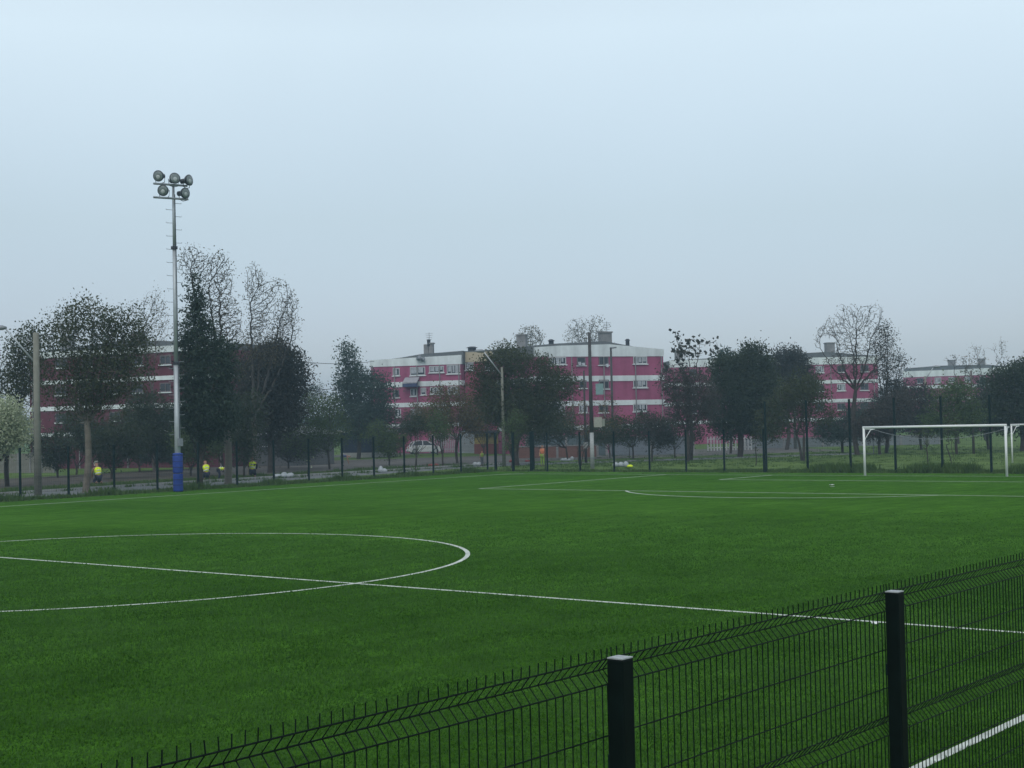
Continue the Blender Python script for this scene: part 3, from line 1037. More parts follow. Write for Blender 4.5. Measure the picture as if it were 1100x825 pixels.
tank(rfB, fB, 460.5, 364.5, 1.5, 0.25, 0.3)
tank(rfB, fB, 507, 372.3, 2.0, 0.6, 0.4)
dish(bt, fB, 451.5, 385, 0.0, 0.36)
dish(bt, fB, 456, 386.5, 0.0, 0.30)
x0, z1 = fB.xz(435.5, 405.5)
x1, z0 = fB.xz(451, 414)
b = MB()
b.add([(x0, -0.1, z1), (x1, -0.1, z1), (x1, -1.1, z0 + 0.35), (x0, -1.1, z0 + 0.35), (x0, -0.1, z1 - 0.12), (x1, -0.1, z1 - 0.12), (x1, -1.1, z0 + 0.25), (x0, -1.1, z0 + 0.25)],
      [(0, 1, 2, 3), (4, 7, 6, 5), (0, 3, 7, 4), (1, 5, 6, 2), (2, 6, 7, 3), (0, 4, 5, 1)])
b.build('awning', mat("awning_cloth", (0.30, 0.29, 0.31), 0.8), bt)
b = MB()
b.box((x0, -1.12, z0 - 0.15), (x1, -1.0, z0 + 0.22))
b.box((x0, -1.0, z0 - 0.15), (x1, -0.065, z0 - 0.05))
b.build('balcony', mat("balcony_navy", (0.045, 0.06, 0.13), 0.7), bt)

# left block behind the trees
fA = Facade(33, 131.5, 243, 122.5)
zA = lambda v, u=150: fA.xz(u, v)[1]
pA = zA(379.8)
winsA = []
for uu in (60, 88, 118, 142, 172, 206):
    for dv in (382.5, 412.0, 441.5):
        dy = (150 - uu) * 0.03
        winsA.append((uu, dv + dy, uu + 12, dv + dy + 9.5, 'dark', 2))
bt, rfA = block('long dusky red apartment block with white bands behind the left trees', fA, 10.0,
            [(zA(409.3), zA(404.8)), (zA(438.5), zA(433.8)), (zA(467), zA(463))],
            ([(-0.07, zA(373.0)), (fA.len + 0.07, zA(373.0))], pA), winsA, M['red_shaded'],
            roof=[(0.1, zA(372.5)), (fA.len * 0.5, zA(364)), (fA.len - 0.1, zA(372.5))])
chimney(rfA, fA, 66, 362, 74, 372, 3.0)
chimney(rfA, fA, 140, 358, 149, 368, 3.0)

# right block behind the bare tree
fD = Facade(722, 183.0, 945, 185.5)
zD = lambda v, u=900: fD.xz(u, v)[1]
xD = lambda u, v=400: fD.xz(u, v)[0]
pD = zD(391.3)
winsD = []
for uu in (740, 764, 800, 832, 876, 899, 924):
    for v0 in (392.6, 412.6, 433.2):
        winsD.append((uu, v0 + (900 - uu) * 0.024, uu + 9, v0 + 7 + (900 - uu) * 0.024, rnd.choice(['white', 'curtain', 'dark']), 2))
bt, rfD = block('dusky magenta apartment block half hidden behind the tall bare tree', fD, 11.0,
            [(zD(411.8), zD(408.0)), (zD(432.3), zD(428.5)), (zD(452), zD(448.5))],
            ([(-0.07, zD(383.6)), (fD.len + 0.07, zD(383.6))], pD), winsD, M['red'],
            roof=[(0.1, zD(384)), (xD(800), zD(380.5)), (xD(892), zD(377.6)), (fD.len - 0.1, zD(383.2))])
chimney(rfD, fD, 888, 369, 897, 379, 3.0)
chimney(rfD, fD, 726, 377, 734, 386, 3.0)

# far right block
fE = Facade(972, 262.0, 1086, 255.0)
zE = lambda v, u=1010: fE.xz(u, v)[1]
xE = lambda u, v=400: fE.xz(u, v)[0]
pE = zE(404.2)
winsE = [(uu, 405.5 - (uu - 1010) * 0.03, uu + 7, 411 - (uu - 1010) * 0.03, rnd.choice(['white', 'dark']), 2) for uu in (985, 1004, 1019, 1036, 1052, 1068)]
bt, rfE = block('most distant apartment block with pale parapet above the goal', fE, 11.0,
            [(zE(417.0), zE(413.6)), (zE(429.5), zE(426.5))],
            ([(-0.07, zE(397.6)), (xE(1030), zE(397.6)), (fE.len + 0.07, zE(396.6))], pE), winsE, M['red'],
            roof=[(0.1, zE(394.4)), (xE(1010), zE(392.8)), (xE(1060), zE(393.2)), (fE.len - 0.1, zE(396))])
chimney(rfE, fE, 1018, 387.5, 1026, 395, 3.0)
chimney(rfE, fE, 1050, 386, 1058, 393, 3.0)

# ------------------------------------------------------------------ low sheds, walls and vehicles in the middle distance
def shed(name, label, cat, u0, u1, d0, d1, vt, depth, mt, roofmt=None, over=0.2, rh=0.15, mats=None):
    f = Facade(u0, d0, u1, d1)
    t = thing(name, label, cat, f.a, f.rz)
    h = f.xz((u0 + u1) / 2, vt)[1]
    b = MB()
    b.box((0, 0, 0), (f.len, depth, h))
    b.build('wall', mt, t)
    b = MB()
    b.box((-over, -over, h + 0.003), (f.len + over, depth + over, h + 0.003 + rh))
    b.build('roof', roofmt or M['roof'], t)
    return t, f, h
t, f, h = shed('kiosk', 'yellow walled kiosk with red base and dark flat roof', 'kiosk', 510, 545, 154, 152, 465.5, 4.0, mat("kiosk_yellow", (0.30, 0.235, 0.07), 0.8), M['dark'], 0.5, 0.3)
b = MB()
b.box((-0.03, -0.03, 0.0), (f.len + 0.03, 4.03, 1.05))
b.build('base', mat("kiosk_red", (0.17, 0.055, 0.05), 0.8), t)
b = MB()
b.box((f.len * 0.30, -0.05, 1.1), (f.len * 0.62, -0.004, 1.9))
b.build('hatch', mat("kiosk_hatch", (0.20, 0.16, 0.05), 0.7), t)
# fluted metal shed
f = Facade(493, 160, 510, 158.5)
t = thing('container', 'pale grey corrugated metal container beside the yellow kiosk', 'container', f.a, f.rz)
h = f.xz(500, 464)[1]
b = MB()
n_ = 16
for k in range(n_):
    x0 = f.len * k / n_
    b.box((x0, 0 if k % 2 else 0.05, 0.1), (f.len * (k + 1) / n_ - 0.002, 5, h))
b.build('body', mat("container_grey", (0.26, 0.275, 0.29), 0.6, metal=0.2), t)
b = MB()
b.box((-0.05, -0.05, h + 0.003), (f.len + 0.05, 5.05, h + 0.12))
b.box((-0.05, -0.05, 0), (f.len + 0.05, 5.05, 0.097))
b.build('frame_rail', M['steel'], t)
# slatted fence
f = Facade(461, 162.5, 492, 161)
t = thing('slat_fence', 'pale vertical slat fence behind the white car', 'fence', f.a, f.rz)
h = f.xz(478, 464.5)[1]
b = MB()
k = 0
x = 0.0
while x < f.len:
    b.box((x, 0, 0.1), (x + 0.11, 0.03, h - 0.1 + rnd.uniform(-0.04, 0.04)))
    x += 0.22
b.build('slat', mat("slat_grey", (0.30, 0.31, 0.32), 0.7), t)
b = MB()
b.box((0, 0.032, 0.4), (f.len, 0.09, 0.5))
b.box((0, 0.032, h - 0.4), (f.len, 0.09, h - 0.3))
b.build('rail', M['steel'], t)
# navy shed, tin houses
t, f, h = shed('shed', 'low navy blue shed with pale flat roof left of the magenta block', 'shed', 366, 403, 150, 148, 464.5, 4.0, mat("navy_wall", (0.022, 0.030, 0.062), 0.8), M['frame'], 0.3, 0.25)
b = MB()
b.box((-0.04, -0.04, 0), (f.len + 0.04, 4.04, 0.5))
b.build('plinth', M['kerb'], t)
f = Facade(274, 124, 310, 121)
t = thing('small_house', 'low house with pale tin roof behind the small left trees', 'house', f.a, f.rz)
h = f.xz(290, 468)[1]
b = MB()
b.box((0, 0, 0), (f.len, 5, h))
b.build('wall', mat("house_grey", (0.10, 0.105, 0.11), 0.85), t)
b = MB()
b.add([(-0.3, -0.5, h), (f.len + 0.3, -0.5, h), (f.len + 0.3, 2.5, h + 0.75), (-0.3, 2.5, h + 0.75), (-0.3, 5.5, h), (f.len + 0.3, 5.5, h)], [(0, 1, 2, 3), (3, 2, 5, 4), (0, 3, 4), (1, 5, 2), (0, 4, 5, 1)])
b.build('roof', mat("tin_roof", (0.42, 0.44, 0.45), 0.5, metal=0.2), t)
window(t, f, 284, 472, 292, 479, 'dark', 2)
# panel wall at the far left
f = Facade(-40, 122, 58, 117)
t = thing('panel_wall', 'low beige concrete panel wall below the pale flowering tree', 'wall', f.a, f.rz)
h = f.xz(10, 487.5)[1]
n_ = 8
for k in range(n_):
    b = MB()
    b.box((f.len * k / n_ + 0.07, 0, 0), (f.len * (k + 1) / n_ - 0.07, 0.1, h))
    b.build('panel', mat("panel_beige", (0.17, 0.165, 0.14), 0.9), t)
for k in range(n_ + 1):
    b = MB()
    b.box((f.len * k / n_ - 0.068, -0.06, 0), (f.len * k / n_ + 0.068, 0.16, h + 0.08))
    b.build('post', M['chimney'], t)
# walls before the apartment blocks
def long_wall(label, u0, d0, u1, d1, vt, mt, rail=True):
    f = Facade(u0, d0, u1, d1)
    t = thing('yard_wall', label, 'wall', f.a, f.rz)
    h = f.xz((u0 + u1) / 2, vt)[1]
    b = MB()
    b.box((0, 0, 0), (f.len, 0.2, h))
    b.build('panel', mt, t)
    b = MB()
    b.box((-0.03, -0.04, h + 0.002), (f.len + 0.03, 0.24, h + 0.10))
    b.build('coping', M['chimney'], t)
    n_ = max(2, int(f.len / 4))
    for k in range(n_ + 1):
        b = MB()
        b.box((f.len * k / n_ - 0.1, -0.08, 0), (f.len * k / n_ + 0.1, -0.003, h))
        b.build('pier', M['chimney'], t)
    return t
long_wall('teal grey yard wall with red brick foot behind the utility pole', 566, 136, 652, 134, 468.5, mat("wall_teal", (0.085, 0.115, 0.125), 0.8))
t2 = long_wall('pale blue grey yard wall below the pink block end', 655, 132, 745, 132, 470, mat("wall_bluegrey", (0.15, 0.175, 0.20), 0.8))
long_wall('low grey wall far behind the street lamp and goal', 800, 150, 1010, 150, 470, mat("wall_mist", (0.17, 0.19, 0.20), 0.85))
long_wall('dull brick red low wall in front of the teal yard wall', 556, 130, 642, 129, 479.5, mat("wall_brick", (0.15, 0.075, 0.06), 0.85))
# white picket fence
f = Facade(760, 141, 808, 141)
t = thing('picket_fence', 'white picket fence under the dark evergreen trees', 'fence', f.a, f.rz)
h = f.xz(785, 468.5)[1]
b = MB()
x = 0.0
while x < f.len:
    b.box((x, 0, 0.05), (x + 0.12, 0.03, h))
    x += 0.3
b.build('picket', M['polewhite'], t)
b = MB()
b.box((0, 0.032, 0.3), (f.len, 0.08, 0.4))
b.box((0, 0.032, h - 0.3), (f.len, 0.08, h - 0.2))
b.build('rail', M['polewhite'], t)

# parked car
def car(label, u, v, length, heading_off, paint):
    p = gp(u, v)
    rz = math.atan2(LR.y, LR.x) + heading_off
    t = thing('parked_car', label, 'car', p, rz)
    Lh, W, Hh = length / 2, 0.84, 1.45
    b = MB()
    low = [(-Lh, 0.35), (-Lh + 0.05, 0.75), (-Lh + 0.35, 0.93), (-0.5 * Lh, 0.97), (0.35 * Lh, 0.95), (0.8 * Lh, 0.82), (Lh - 0.05, 0.68), (Lh, 0.38), (0.9 * Lh, 0.22), (-0.92 * Lh, 0.22)]
    b.prism(low, -W, W)
    body = b.build('body', paint, t)
    bv = body.modifiers.new("bevel", 'BEVEL')
    bv.width = 0.07
    bv.segments = 3
    b = MB()
    cab = [(-0.78 * Lh, 0.95), (-0.62 * Lh, 1.36), (-0.3 * Lh, Hh), (0.12 * Lh, Hh - 0.02), (0.52 * Lh, 0.95)]
    top = [(x, z) for x, z in cab]
    vs_ = [(x, -W * (0.96 if z < 1.1 else 0.78), z) for x, z in top] + [(x, W * (0.96 if z < 1.1 else 0.78), z) for x, z in top]
    k = len(top)
    b.add(vs_, [tuple(range(k)), tuple(range(2 * k - 1, k - 1, -1))] + [(i, i + k, (i + 1) % k + k, (i + 1) % k) for i in range(k)])
    b.build('glasshouse', M['pane'], t)
    b = MB()
    b.add([(-0.62 * Lh, -0.67, 1.375), (-0.3 * Lh, -0.67, Hh + 0.012), (0.14 * Lh, -0.67, Hh - 0.008), (-0.62 * Lh, 0.67, 1.375), (-0.3 * Lh, 0.67, Hh + 0.012), (0.14 * Lh, 0.67, Hh - 0.008),
           (-0.62 * Lh, -0.67, 1.41), (-0.3 * Lh, -0.67, Hh + 0.05), (0.14 * Lh, -0.67, Hh + 0.02), (-0.62 * Lh, 0.67, 1.41), (-0.3 * Lh, 0.67, Hh + 0.05), (0.14 * Lh, 0.67, Hh + 0.02)],
          [(0, 3, 4, 1), (1, 4, 5, 2), (6, 7, 10, 9), (7, 8, 11, 10), (0, 6, 9, 3), (2, 5, 11, 8), (0, 1, 7, 6), (1, 2, 8, 7), (3, 9, 10, 4), (4, 10, 11, 5)])
    b.build('roof', paint, t)
    for s in (-1, 1):
        b = MB()
        b.tube([(-0.14 * Lh, s * 0.82, 0.96), (-0.14 * Lh, s * 0.67, Hh - 0.02)], 0.04, 6)
        b.tube([(-0.80 * Lh, s * 0.80, 0.95), (-0.64 * Lh, s * 0.67, 1.36)], 0.06, 6)
        b.tube([(0.53 * Lh, s * 0.80, 0.95), (0.14 * Lh, s * 0.67, Hh - 0.02)], 0.05, 6)
        b.build('pillar', paint, t)
        for x in (-0.62 * Lh, 0.62 * Lh):
            b = MB()
            b.lathe((x, s * 0.70, 0.31), (0, s, 0), [(0, 0.20), (0.01, 0.30), (0.14, 0.31), (0.17, 0.28)], 18)
            wh = b.build('wheel', M['dark'], t, True)
            b = MB()
            b.lathe((x, s * 0.872, 0.31), (0, s, 0), [(0, 0.19), (0.008, 0.17), (0.012, 0.04)], 14)
            b.build('rim', M['mast'], wh)
        b = MB()
        b.box((Lh - 0.22, s * 0.62 - 0.14, 0.60), (Lh - 0.01, s * 0.62 + 0.14, 0.73))
        b.build('headlight', M['frame'], t)
        b = MB()
        b.box((-Lh - 0.005, s * 0.68 - 0.10, 0.62), (-Lh + 0.12, s * 0.68 + 0.10, 0.80))
        b.build('tail_light', mat("tail_red", (0.3, 0.01, 0.01), 0.3), t)
    return t
white_car = mat("white_car_paint", (0.62, 0.64, 0.66), 0.25, var=0.04, spec=0.6)
car('white hatchback parked in front of the slat fence', 455.5, 487.6, 3.75, 0.25, white_car)

# paper scraps on the turf
for (u, v, w_p, lab) in ((940, 672, 0.11, 'white paper scrap on the turf just beyond the nearer halfway line stretch'), (893.5, 521.5, 0.22, 'tiny white scrap on the turf inside the penalty area')):
    p = gp(u, v)
    b = MB()
    pts = []
    for i in range(5):
        for j in range(3):
            pts.append((w_p * (i / 4 - 0.5), w_p * 0.4 * (j / 2 - 0.5), 0.035 + 0.02 * math.sin(i * 2.1 + j * 1.3)))
    b.add(pts, [(i * 3 + j, (i + 1) * 3 + j, (i + 1) * 3 + j + 1, i * 3 + j + 1) for i in range(4) for j in range(2)])
    o = b.build('paper_scrap', M['white'], None)
    o.location = p
    o.rotation_euler = (0, 0, math.atan2(LR.y, LR.x) + 0.1)
    sm = o.modifiers.new("thick", 'SOLIDIFY')
    sm.thickness = 0.004
    tag(o, lab, 'paper')

# overhead cables
def cable(label, pa, pb, sag):
    b = MB()
    pts = []
    for i in range(25):
        t_ = i / 24
        q = pa.lerp(pb, t_)
        pts.append(q - Vector((0, 0, sag * 4 * t_ * (1 - t_))))
    b.tube(pts, 0.03, 5)
    tag(b.build('overhead_cable', M['dark'], None), label, 'cable', 'overhead cables between the blocks')
cable('upper overhead cable meeting the left end of the sloping parapet', at(236, 371, 123.5), at(402, 388, 167.6), 0.8)
cable('lower overhead cable between the left trees and the magenta block', at(240, 411, 123), at(402, 410, 167.8), 0.8)

# ------------------------------------------------------------------ trees
def colonize(base_chains, attr, step, kill, rng, wig=0.25, trop=0.0, maxit=220):
    pos, par = [], []
    for ch in base_chains:
        prev = ch[0]
        for q in ch[1]:
            pos.append(np.array(q, float))
            par.append(prev)
            prev = len(pos) - 1
    pos = [np.asarray(p_) for p_ in pos]
    A = attr.copy()
    P = np.array(pos)
    D = np.linalg.norm(A[:, None] - P[None], axis=2)
    near = D.argmin(1)
    dist = D.min(1)
    stall = np.zeros(len(A), int)
    for it in range(maxit):
        if len(A) == 0: break
        u, inv = np.unique(near, return_inverse=True)
        d = (A - np.array(pos)[near])
        d /= np.maximum(np.linalg.norm(d, axis=1, keepdims=True), 1e-6)
        acc = np.zeros((len(u), 3))
        np.add.at(acc, inv, d)
        nl = np.linalg.norm(acc, axis=1, keepdims=True)
        acc = np.where(nl > 1e-6, acc / np.maximum(nl, 1e-6), rng.normal(size=acc.shape))
        acc += rng.normal(0, wig, acc.shape)
        acc[:, 2] += trop
        acc /= np.linalg.norm(acc, axis=1, keepdims=True)
        newp = np.array(pos)[u] + acc * step
        base = len(pos)
        for k, q in enumerate(newp):
            pos.append(q)
            par.append(int(u[k]))
        D = np.linalg.norm(A[:, None] - newp[None], axis=2)
        nm, nd = D.argmin(1), D.min(1)
        upd = nd < dist
        near = np.where(upd, nm + base, near)
        dist = np.where(upd, nd, dist)
        stall = np.where(upd, 0, stall + 1)
        keep = (dist > kill) & (stall < 3)
        A, near, dist, stall = A[keep], near[keep], dist[keep], stall[keep]
        if len(pos) > 6500: break
    return np.array(pos), par
def tree_mesh(pos, par, r_tip, expo, rmax, trunk_n, rng):
    n = len(pos)
    ch = [[] for _ in range(n)]
    for i, p_ in enumerate(par):
        if p_ >= 0: ch[p_].append(i)
    ntip = sum(1 for c in ch if not c)
    expo = min(3.2, max(1.35, math.log(max(ntip, 3)) / math.log(rmax / r_tip)))
    area = np.zeros(n)
    for i in range(n - 1, -1, -1):
        area[i] = sum(area[c] for c in ch[i]) if ch[i] else r_tip ** expo
    r = area ** (1 / expo)
    r = np.where(r > 0.5 * rmax, r * (1.12 - 0.30 * np.clip(pos[:, 2] / 6.0, 0, 1)), r)
    dep = np.zeros(n)
    for i in range(n):
        if par[i] >= 0: dep[i] = dep[par[i]] + np.linalg.norm(pos[i] - pos[par[i]])
    tap = 1 - 0.62 * np.clip((dep / max(dep.max(), 1e-6) - 0.30) / 0.6, 0, 1)
    r = np.where(r > 1.6 * r_tip, np.maximum(r * tap, 1.5 * r_tip), r)
    b = MB()
    roots = [i for i in range(n) if par[i] < 0]
    stack = [(i, None) for i in roots]
    while stack:
        i, frm = stack.pop()
        line = ([frm] if frm is not None else []) + [i]
        cur = i
        while ch[cur]:
            c = sorted(ch[cur], key=lambda q: -r[q])
            for q in c[1:]: stack.append((q, cur))
            cur = c[0]
            line.append(cur)
        if len(line) < 2: continue
        rr = [r[q] for q in line]
        if frm is not None: rr[0] = min(r[frm], rr[1] * 1.1)
        rr[-1] *= 0.5
        mx = max(rr)
        b.tube([pos[q] for q in line], rr, 8 if mx > 0.10 else (5 if mx > 0.04 else 3), cap=False)
    return b, r, ch
def leaf_quads(c, size, rng, up=0.4, droop=0.0, aspect=0.55):
    n = len(c)
    nrm = rng.normal(size=(n, 3))
    nrm[:, 2] += up
    nrm /= np.linalg.norm(nrm, axis=1, keepdims=True)
    t = rng.normal(size=(n, 3))
    t[:, 2] -= droop
    t -= nrm * (t * nrm).sum(1, keepdims=True)
    t /= np.maximum(np.linalg.norm(t, axis=1, keepdims=True), 1e-6)
    s = np.cross(nrm, t)
    L_ = (size * rng.uniform(0.55, 1.35, n))[:, None]
    W_ = L_ * aspect * 0.5
    v = np.zeros((n, 4, 3))
    v[:, 0] = c
    v[:, 1] = c + t * L_ * 0.45 + s * W_ - nrm * L_ * 0.08
    v[:, 2] = c + t * L_
    v[:, 3] = c + t * L_ * 0.45 - s * W_ - nrm * L_ * 0.08
    return v.reshape(-1, 3)
TREES = []
def tree(name, label, u, vb, crowns, leaf, nleaf=10, lsize=0.2, spread=0.35, natt=420, dist=None, fork=None, bark='bark', r_trunk=0.16, r_tip=0.012, step=0.4, kill=0.55,
         stems=1, seed=1, shell=0.0, wig=0.25, trop=0.05, gap=0.25, up=0.4, droop=0.0, group=None, cat='tree', depth_k=0.9, tipfrac=0.06, aspect=0.55, leaders=True):
    natt, kill, step, nleaf = int(natt * 2.8), kill * 0.66, step * 0.72, nleaf * 1.7 * (1.8 if nleaf > 3.5 else 1.25)
    lsize *= 0.76 if nleaf > 6 else 0.86
    rng = np.random.default_rng(seed)
    base = gp(u, vb) if dist is None else on_z0(u, dist)
    d = ahead(base)
    k = d / F
    root = thing(name, label, cat, base, 0, group)
    # crown envelope: ellipsoids given by their outline in the photograph, as deep as they are wide
    if nleaf > 12 and leaf != 'conifer':
        crowns = [(c[0], c[1] + 0.04 * c[3], c[2] * 0.90, c[3] * 0.92) for c in crowns]
        for c in list(crowns):
            for _ in range(3):
                th = rng.uniform(0.1, math.pi - 0.1)
                q_ = rng.uniform(0.18, 0.34)
                crowns.append((c[0] + c[2] * 0.86 * math.cos(th), c[1] - c[3] * 0.86 * math.sin(th), max(4, c[2] * q_), max(4, c[3] * q_ * rng.uniform(0.8, 1.3)), rng.normal(0, 1) * c[2] * k * 0.4))
    vols = [c[2] * c[2] * c[3] for c in crowns]
    tot = sum(vols)
    A = []
    fr_ = rng.uniform(-1, 1, (6, 3))
    ph_ = rng.uniform(0, 6.28, 6)
    for c, vv in zip(crowns, vols):
        cu, cv, ru, rv = c[:4]
        dz = c[4] if len(c) > 4 else 0.0
        cen = at(cu, cv, d + dz) - base
        m_ = max(10, int(natt * vv / tot))
        q = rng.normal(size=(m_ * 3, 3))
        q /= np.linalg.norm(q, axis=1, keepdims=True)
        rad = rng.uniform(shell ** 3, 1, m_ * 3) ** (1 / 3)
        q *= rad[:, None]
        pts = np.array(cen)[None] + q[:, :1] * np.array(LR)[None] * ru * k + q[:, 1:2] * np.array(BD)[None] * ru * k * depth_k + q[:, 2:3] * np.array([[0, 0, 1.0]]) * rv * k
        nz = sum(np.sin(pts @ fr_[j] * 1.5 + ph_[j]) for j in range(6)) / 6
        pts = pts[nz > -0.55 + gap][:m_]
        A.append(pts)
    A = np.concatenate(A)
    A = A[A[:, 2] > 0.25]
    zlo = A[:, 2].min()
    fz = fork if fork is not None else max(0.5, zlo * 0.9)
    fz = max(fz, 0.3)
    chains = []
    cx = A.mean(0)
    for s in range(stems):
        a = rng.uniform(0, 6.28) + s * 2.1
        off = np.array([math.cos(a), math.sin(a), 0]) * (0.25 if stems > 1 else 0.0)
        nseg = max(2, int(fz / step))
        tgt = np.array([cx[0], cx[1], 0]) * 0.22 * (1 if stems == 1 else 1.4) * min(1, fz / 3) + off * 1.5
        bow = np.array([rng.normal(0, 0.09), rng.normal(0, 0.09), 0])
        pts = []
        for i in range(nseg + 1):
            t_ = i / nseg
            pts.append(off * 0.5 * (1 - t_) + tgt * t_ * t_ + bow * math.sin(3.1 * t_) * min(fz, 3) * 0.5 + np.array([0, 0, fz * t_ - 0.02]))
        chains.append((-1, pts))
    if leaders:
        nst = sum(len(c_[1]) for c_ in chains)
        tops = []
        acc_ = 0
        for c_ in chains:
            acc_ += len(c_[1])
            tops.append((acc_ - 1, np.array(c_[1][-1])))
        for q_, c in enumerate(crowns):
            dz = c[4] if len(c) > 4 else 0.0
            cen = np.array(at(c[0], c[1] + 0.35 * c[3], d + dz) - base) + rng.normal(0, 0.25, 3)
            ti, tp = tops[q_ % len(tops)]
            vv_ = cen - tp
            ln = np.linalg.norm(vv_)
            if cen[2] < tp[2] + 0.3: continue
            ns_ = max(2, int(ln / step))
            out_ = np.array([vv_[0], vv_[1], 0]) * 0.10
            pts = [tp + vv_ * (i / ns_) + out_ * math.sin(math.pi * i / ns_) + rng.normal(0, 0.04, 3) for i in range(1, ns_ + 1)]
            chains.append((ti, pts))
    pos, par = colonize(chains, A, step, kill, rng, wig, trop)
    mb, r, ch = tree_mesh(pos, par, r_tip, 2.1, r_trunk, 0, rng)
    mb.build('trunk', M[bark], root, True)
    nl = 0
    if nleaf > 0:
        tips = np.array([i for i in range(len(pos)) if r[i] < r_tip + (r_trunk - r_tip) * tipfrac and pos[i][2] > zlo * 0.7])
        if len(tips):
            dens = 0.35 + 0.65 * rng.random(len(tips))
            cnt = rng.poisson(nleaf * dens)
            cc = np.repeat(pos[tips], cnt, axis=0)
            cc = cc + rng.normal(0, spread, cc.shape) * np.array([1, 1, 0.75])
            cc[:, 2] = np.maximum(cc[:, 2], 0.1)
            nl = len(cc)
            build_tris('crown', leaf_quads(cc, lsize, rng, up, droop, aspect), L[leaf], root)
    TREES.append((label, len(pos), nl))
    return root

T_BARE = 'bare trees rising above the blocks'
# --- left group
tree('leafy_tree', 'broad sparse-leaved tree on pale trunk in front of the left block', 92, 529, [(88, 352, 48, 34), (134, 360, 32, 36), (62, 388, 30, 42), (110, 398, 52, 36), (75, 330, 28, 14), (85, 425, 40, 18), (150, 345, 10, 10), (148, 388, 20, 32)], 'olive',
     nleaf=9, lsize=0.19, spread=0.36, natt=760, fork=3.6, bark='bark_pale', r_trunk=0.17, seed=11, gap=0.42, step=0.38)
tree('leafy_tree', 'sparse tree left of the concrete street lamp at the left edge', 8, 528, [(24, 378, 20, 30), (10, 405, 24, 30), (32, 362, 14, 14), (34, 410, 14, 20)], 'olive',
     nleaf=9, lsize=0.21, spread=0.30, natt=240, fork=3.0, r_trunk=0.13, seed=12, gap=0.32, dist=88)
tree('flowering_tree', 'pale whitish flowering tree at the left edge above the panel wall', -6, 520, [(-6, 460, 36, 32), (14, 462, 24, 24), (-30, 455, 30, 30), (8, 442, 16, 14)], 'blossom',
     nleaf=30, lsize=0.20, spread=0.32, natt=300, fork=1.2, r_trunk=0.12, seed=13, dist=86, gap=0.12)
tree('bare_tree', 'thin pale bare tree just left of the light mast', 166, 500, [(166, 350, 18, 42), (150, 345, 12, 25)], 'bud', nleaf=1.5, lsize=0.16, spread=0.2, natt=330, dist=112, fork=6.0, bark='bark_grey', r_trunk=0.12,
     r_tip=0.011, seed=14, kill=0.42, step=0.35, group=T_BARE, gap=0.1, trop=0.2)
tree('conifer', 'dark pointed conifer right of the light mast', 214, 520, [(209, 306, 5, 16), (210, 334, 13, 26), (212, 368, 22, 34), (222, 405, 30, 34), (222, 440, 34, 34), (240, 385, 16, 26), (205, 390, 16, 30)], 'conifer',
     nleaf=26, lsize=0.20, spread=0.24, natt=800, dist=80.5, fork=1.2, r_trunk=0.16, seed=15, gap=0.12, droop=0.7, up=0.1, tipfrac=0.10, shell=0.55)
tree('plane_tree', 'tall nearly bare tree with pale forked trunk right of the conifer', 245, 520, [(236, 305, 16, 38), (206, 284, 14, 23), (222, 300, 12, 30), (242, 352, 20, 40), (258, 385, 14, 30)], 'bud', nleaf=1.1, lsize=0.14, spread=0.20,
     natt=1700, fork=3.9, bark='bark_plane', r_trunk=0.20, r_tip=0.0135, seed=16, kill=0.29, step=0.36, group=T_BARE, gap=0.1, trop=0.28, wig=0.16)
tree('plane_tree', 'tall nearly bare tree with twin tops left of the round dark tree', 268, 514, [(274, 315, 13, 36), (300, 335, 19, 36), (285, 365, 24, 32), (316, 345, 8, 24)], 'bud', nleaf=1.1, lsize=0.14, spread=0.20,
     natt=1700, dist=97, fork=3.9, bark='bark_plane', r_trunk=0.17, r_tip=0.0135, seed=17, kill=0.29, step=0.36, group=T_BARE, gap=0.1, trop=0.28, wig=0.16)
tree('evergreen_tree', 'round dark evergreen tree at the right end of the left block', 290, 500, [(290, 410, 40, 44), (312, 408, 22, 34), (300, 385, 28, 20), (275, 440, 30, 30), (305, 445, 26, 24)], 'dusk',
     nleaf=22, lsize=0.24, spread=0.36, natt=560, dist=104, fork=2.0, r_trunk=0.18, seed=18, gap=0.16, shell=0.4)
# dark shrubs under the left group
for i, (u, d, cr_, lf, lab) in enumerate([
    (120, 98, [(118, 480, 26, 22), (140, 472, 20, 22)], 'dark', 'dark shrub behind the pale trunk on the left'),
    (170, 104, [(168, 455, 28, 38), (150, 440, 18, 22)], 'dark', 'tall dark shrub left of the light mast base'),
    (205, 100, [(205, 476, 24, 22), (225, 470, 22, 26)], 'mid', 'mid green shrub right of the light mast base'),
    (62, 104, [(60, 482, 22, 20), (40, 478, 12, 16)], 'dark', 'dark shrub right of the concrete street lamp'),
    (262, 94, [(262, 465, 20, 34), (270, 440, 16, 20)], 'dark', 'dark ivy-like shrub right of the pale forked trunk'),
    (196, 116, [(190, 460, 28, 26), (170, 486, 40, 12)], 'bluegreen', 'bluish shrub far behind the light mast'),
    (82, 110, [(80, 462, 26, 22), (100, 470, 24, 20)], 'dark', 'dark shrub behind the left one of the two shrubs by the pale trunk'),
    (150, 112, [(145, 458, 24, 26), (128, 462, 20, 22)], 'olive', 'olive dark shrub between the pale trunk and the light mast'),
    (240, 108, [(236, 450, 26, 34), (215, 440, 18, 24)], 'dusk', 'dusky tall shrub behind the pale forked trunk'),
    (310, 114, [(305, 478, 26, 16), (330, 480, 20, 14)], 'dusk', 'low dusky shrub in front of the pale tin roof')]):
    tree('shrub', lab, u, 500, cr_, lf, nleaf=20, lsize=0.2, spread=0.3, natt=280, dist=d, fork=0.5, r_trunk=0.07, seed=30 + i, gap=0.12, cat='shrub', group='shrubs between the fence and the left block')
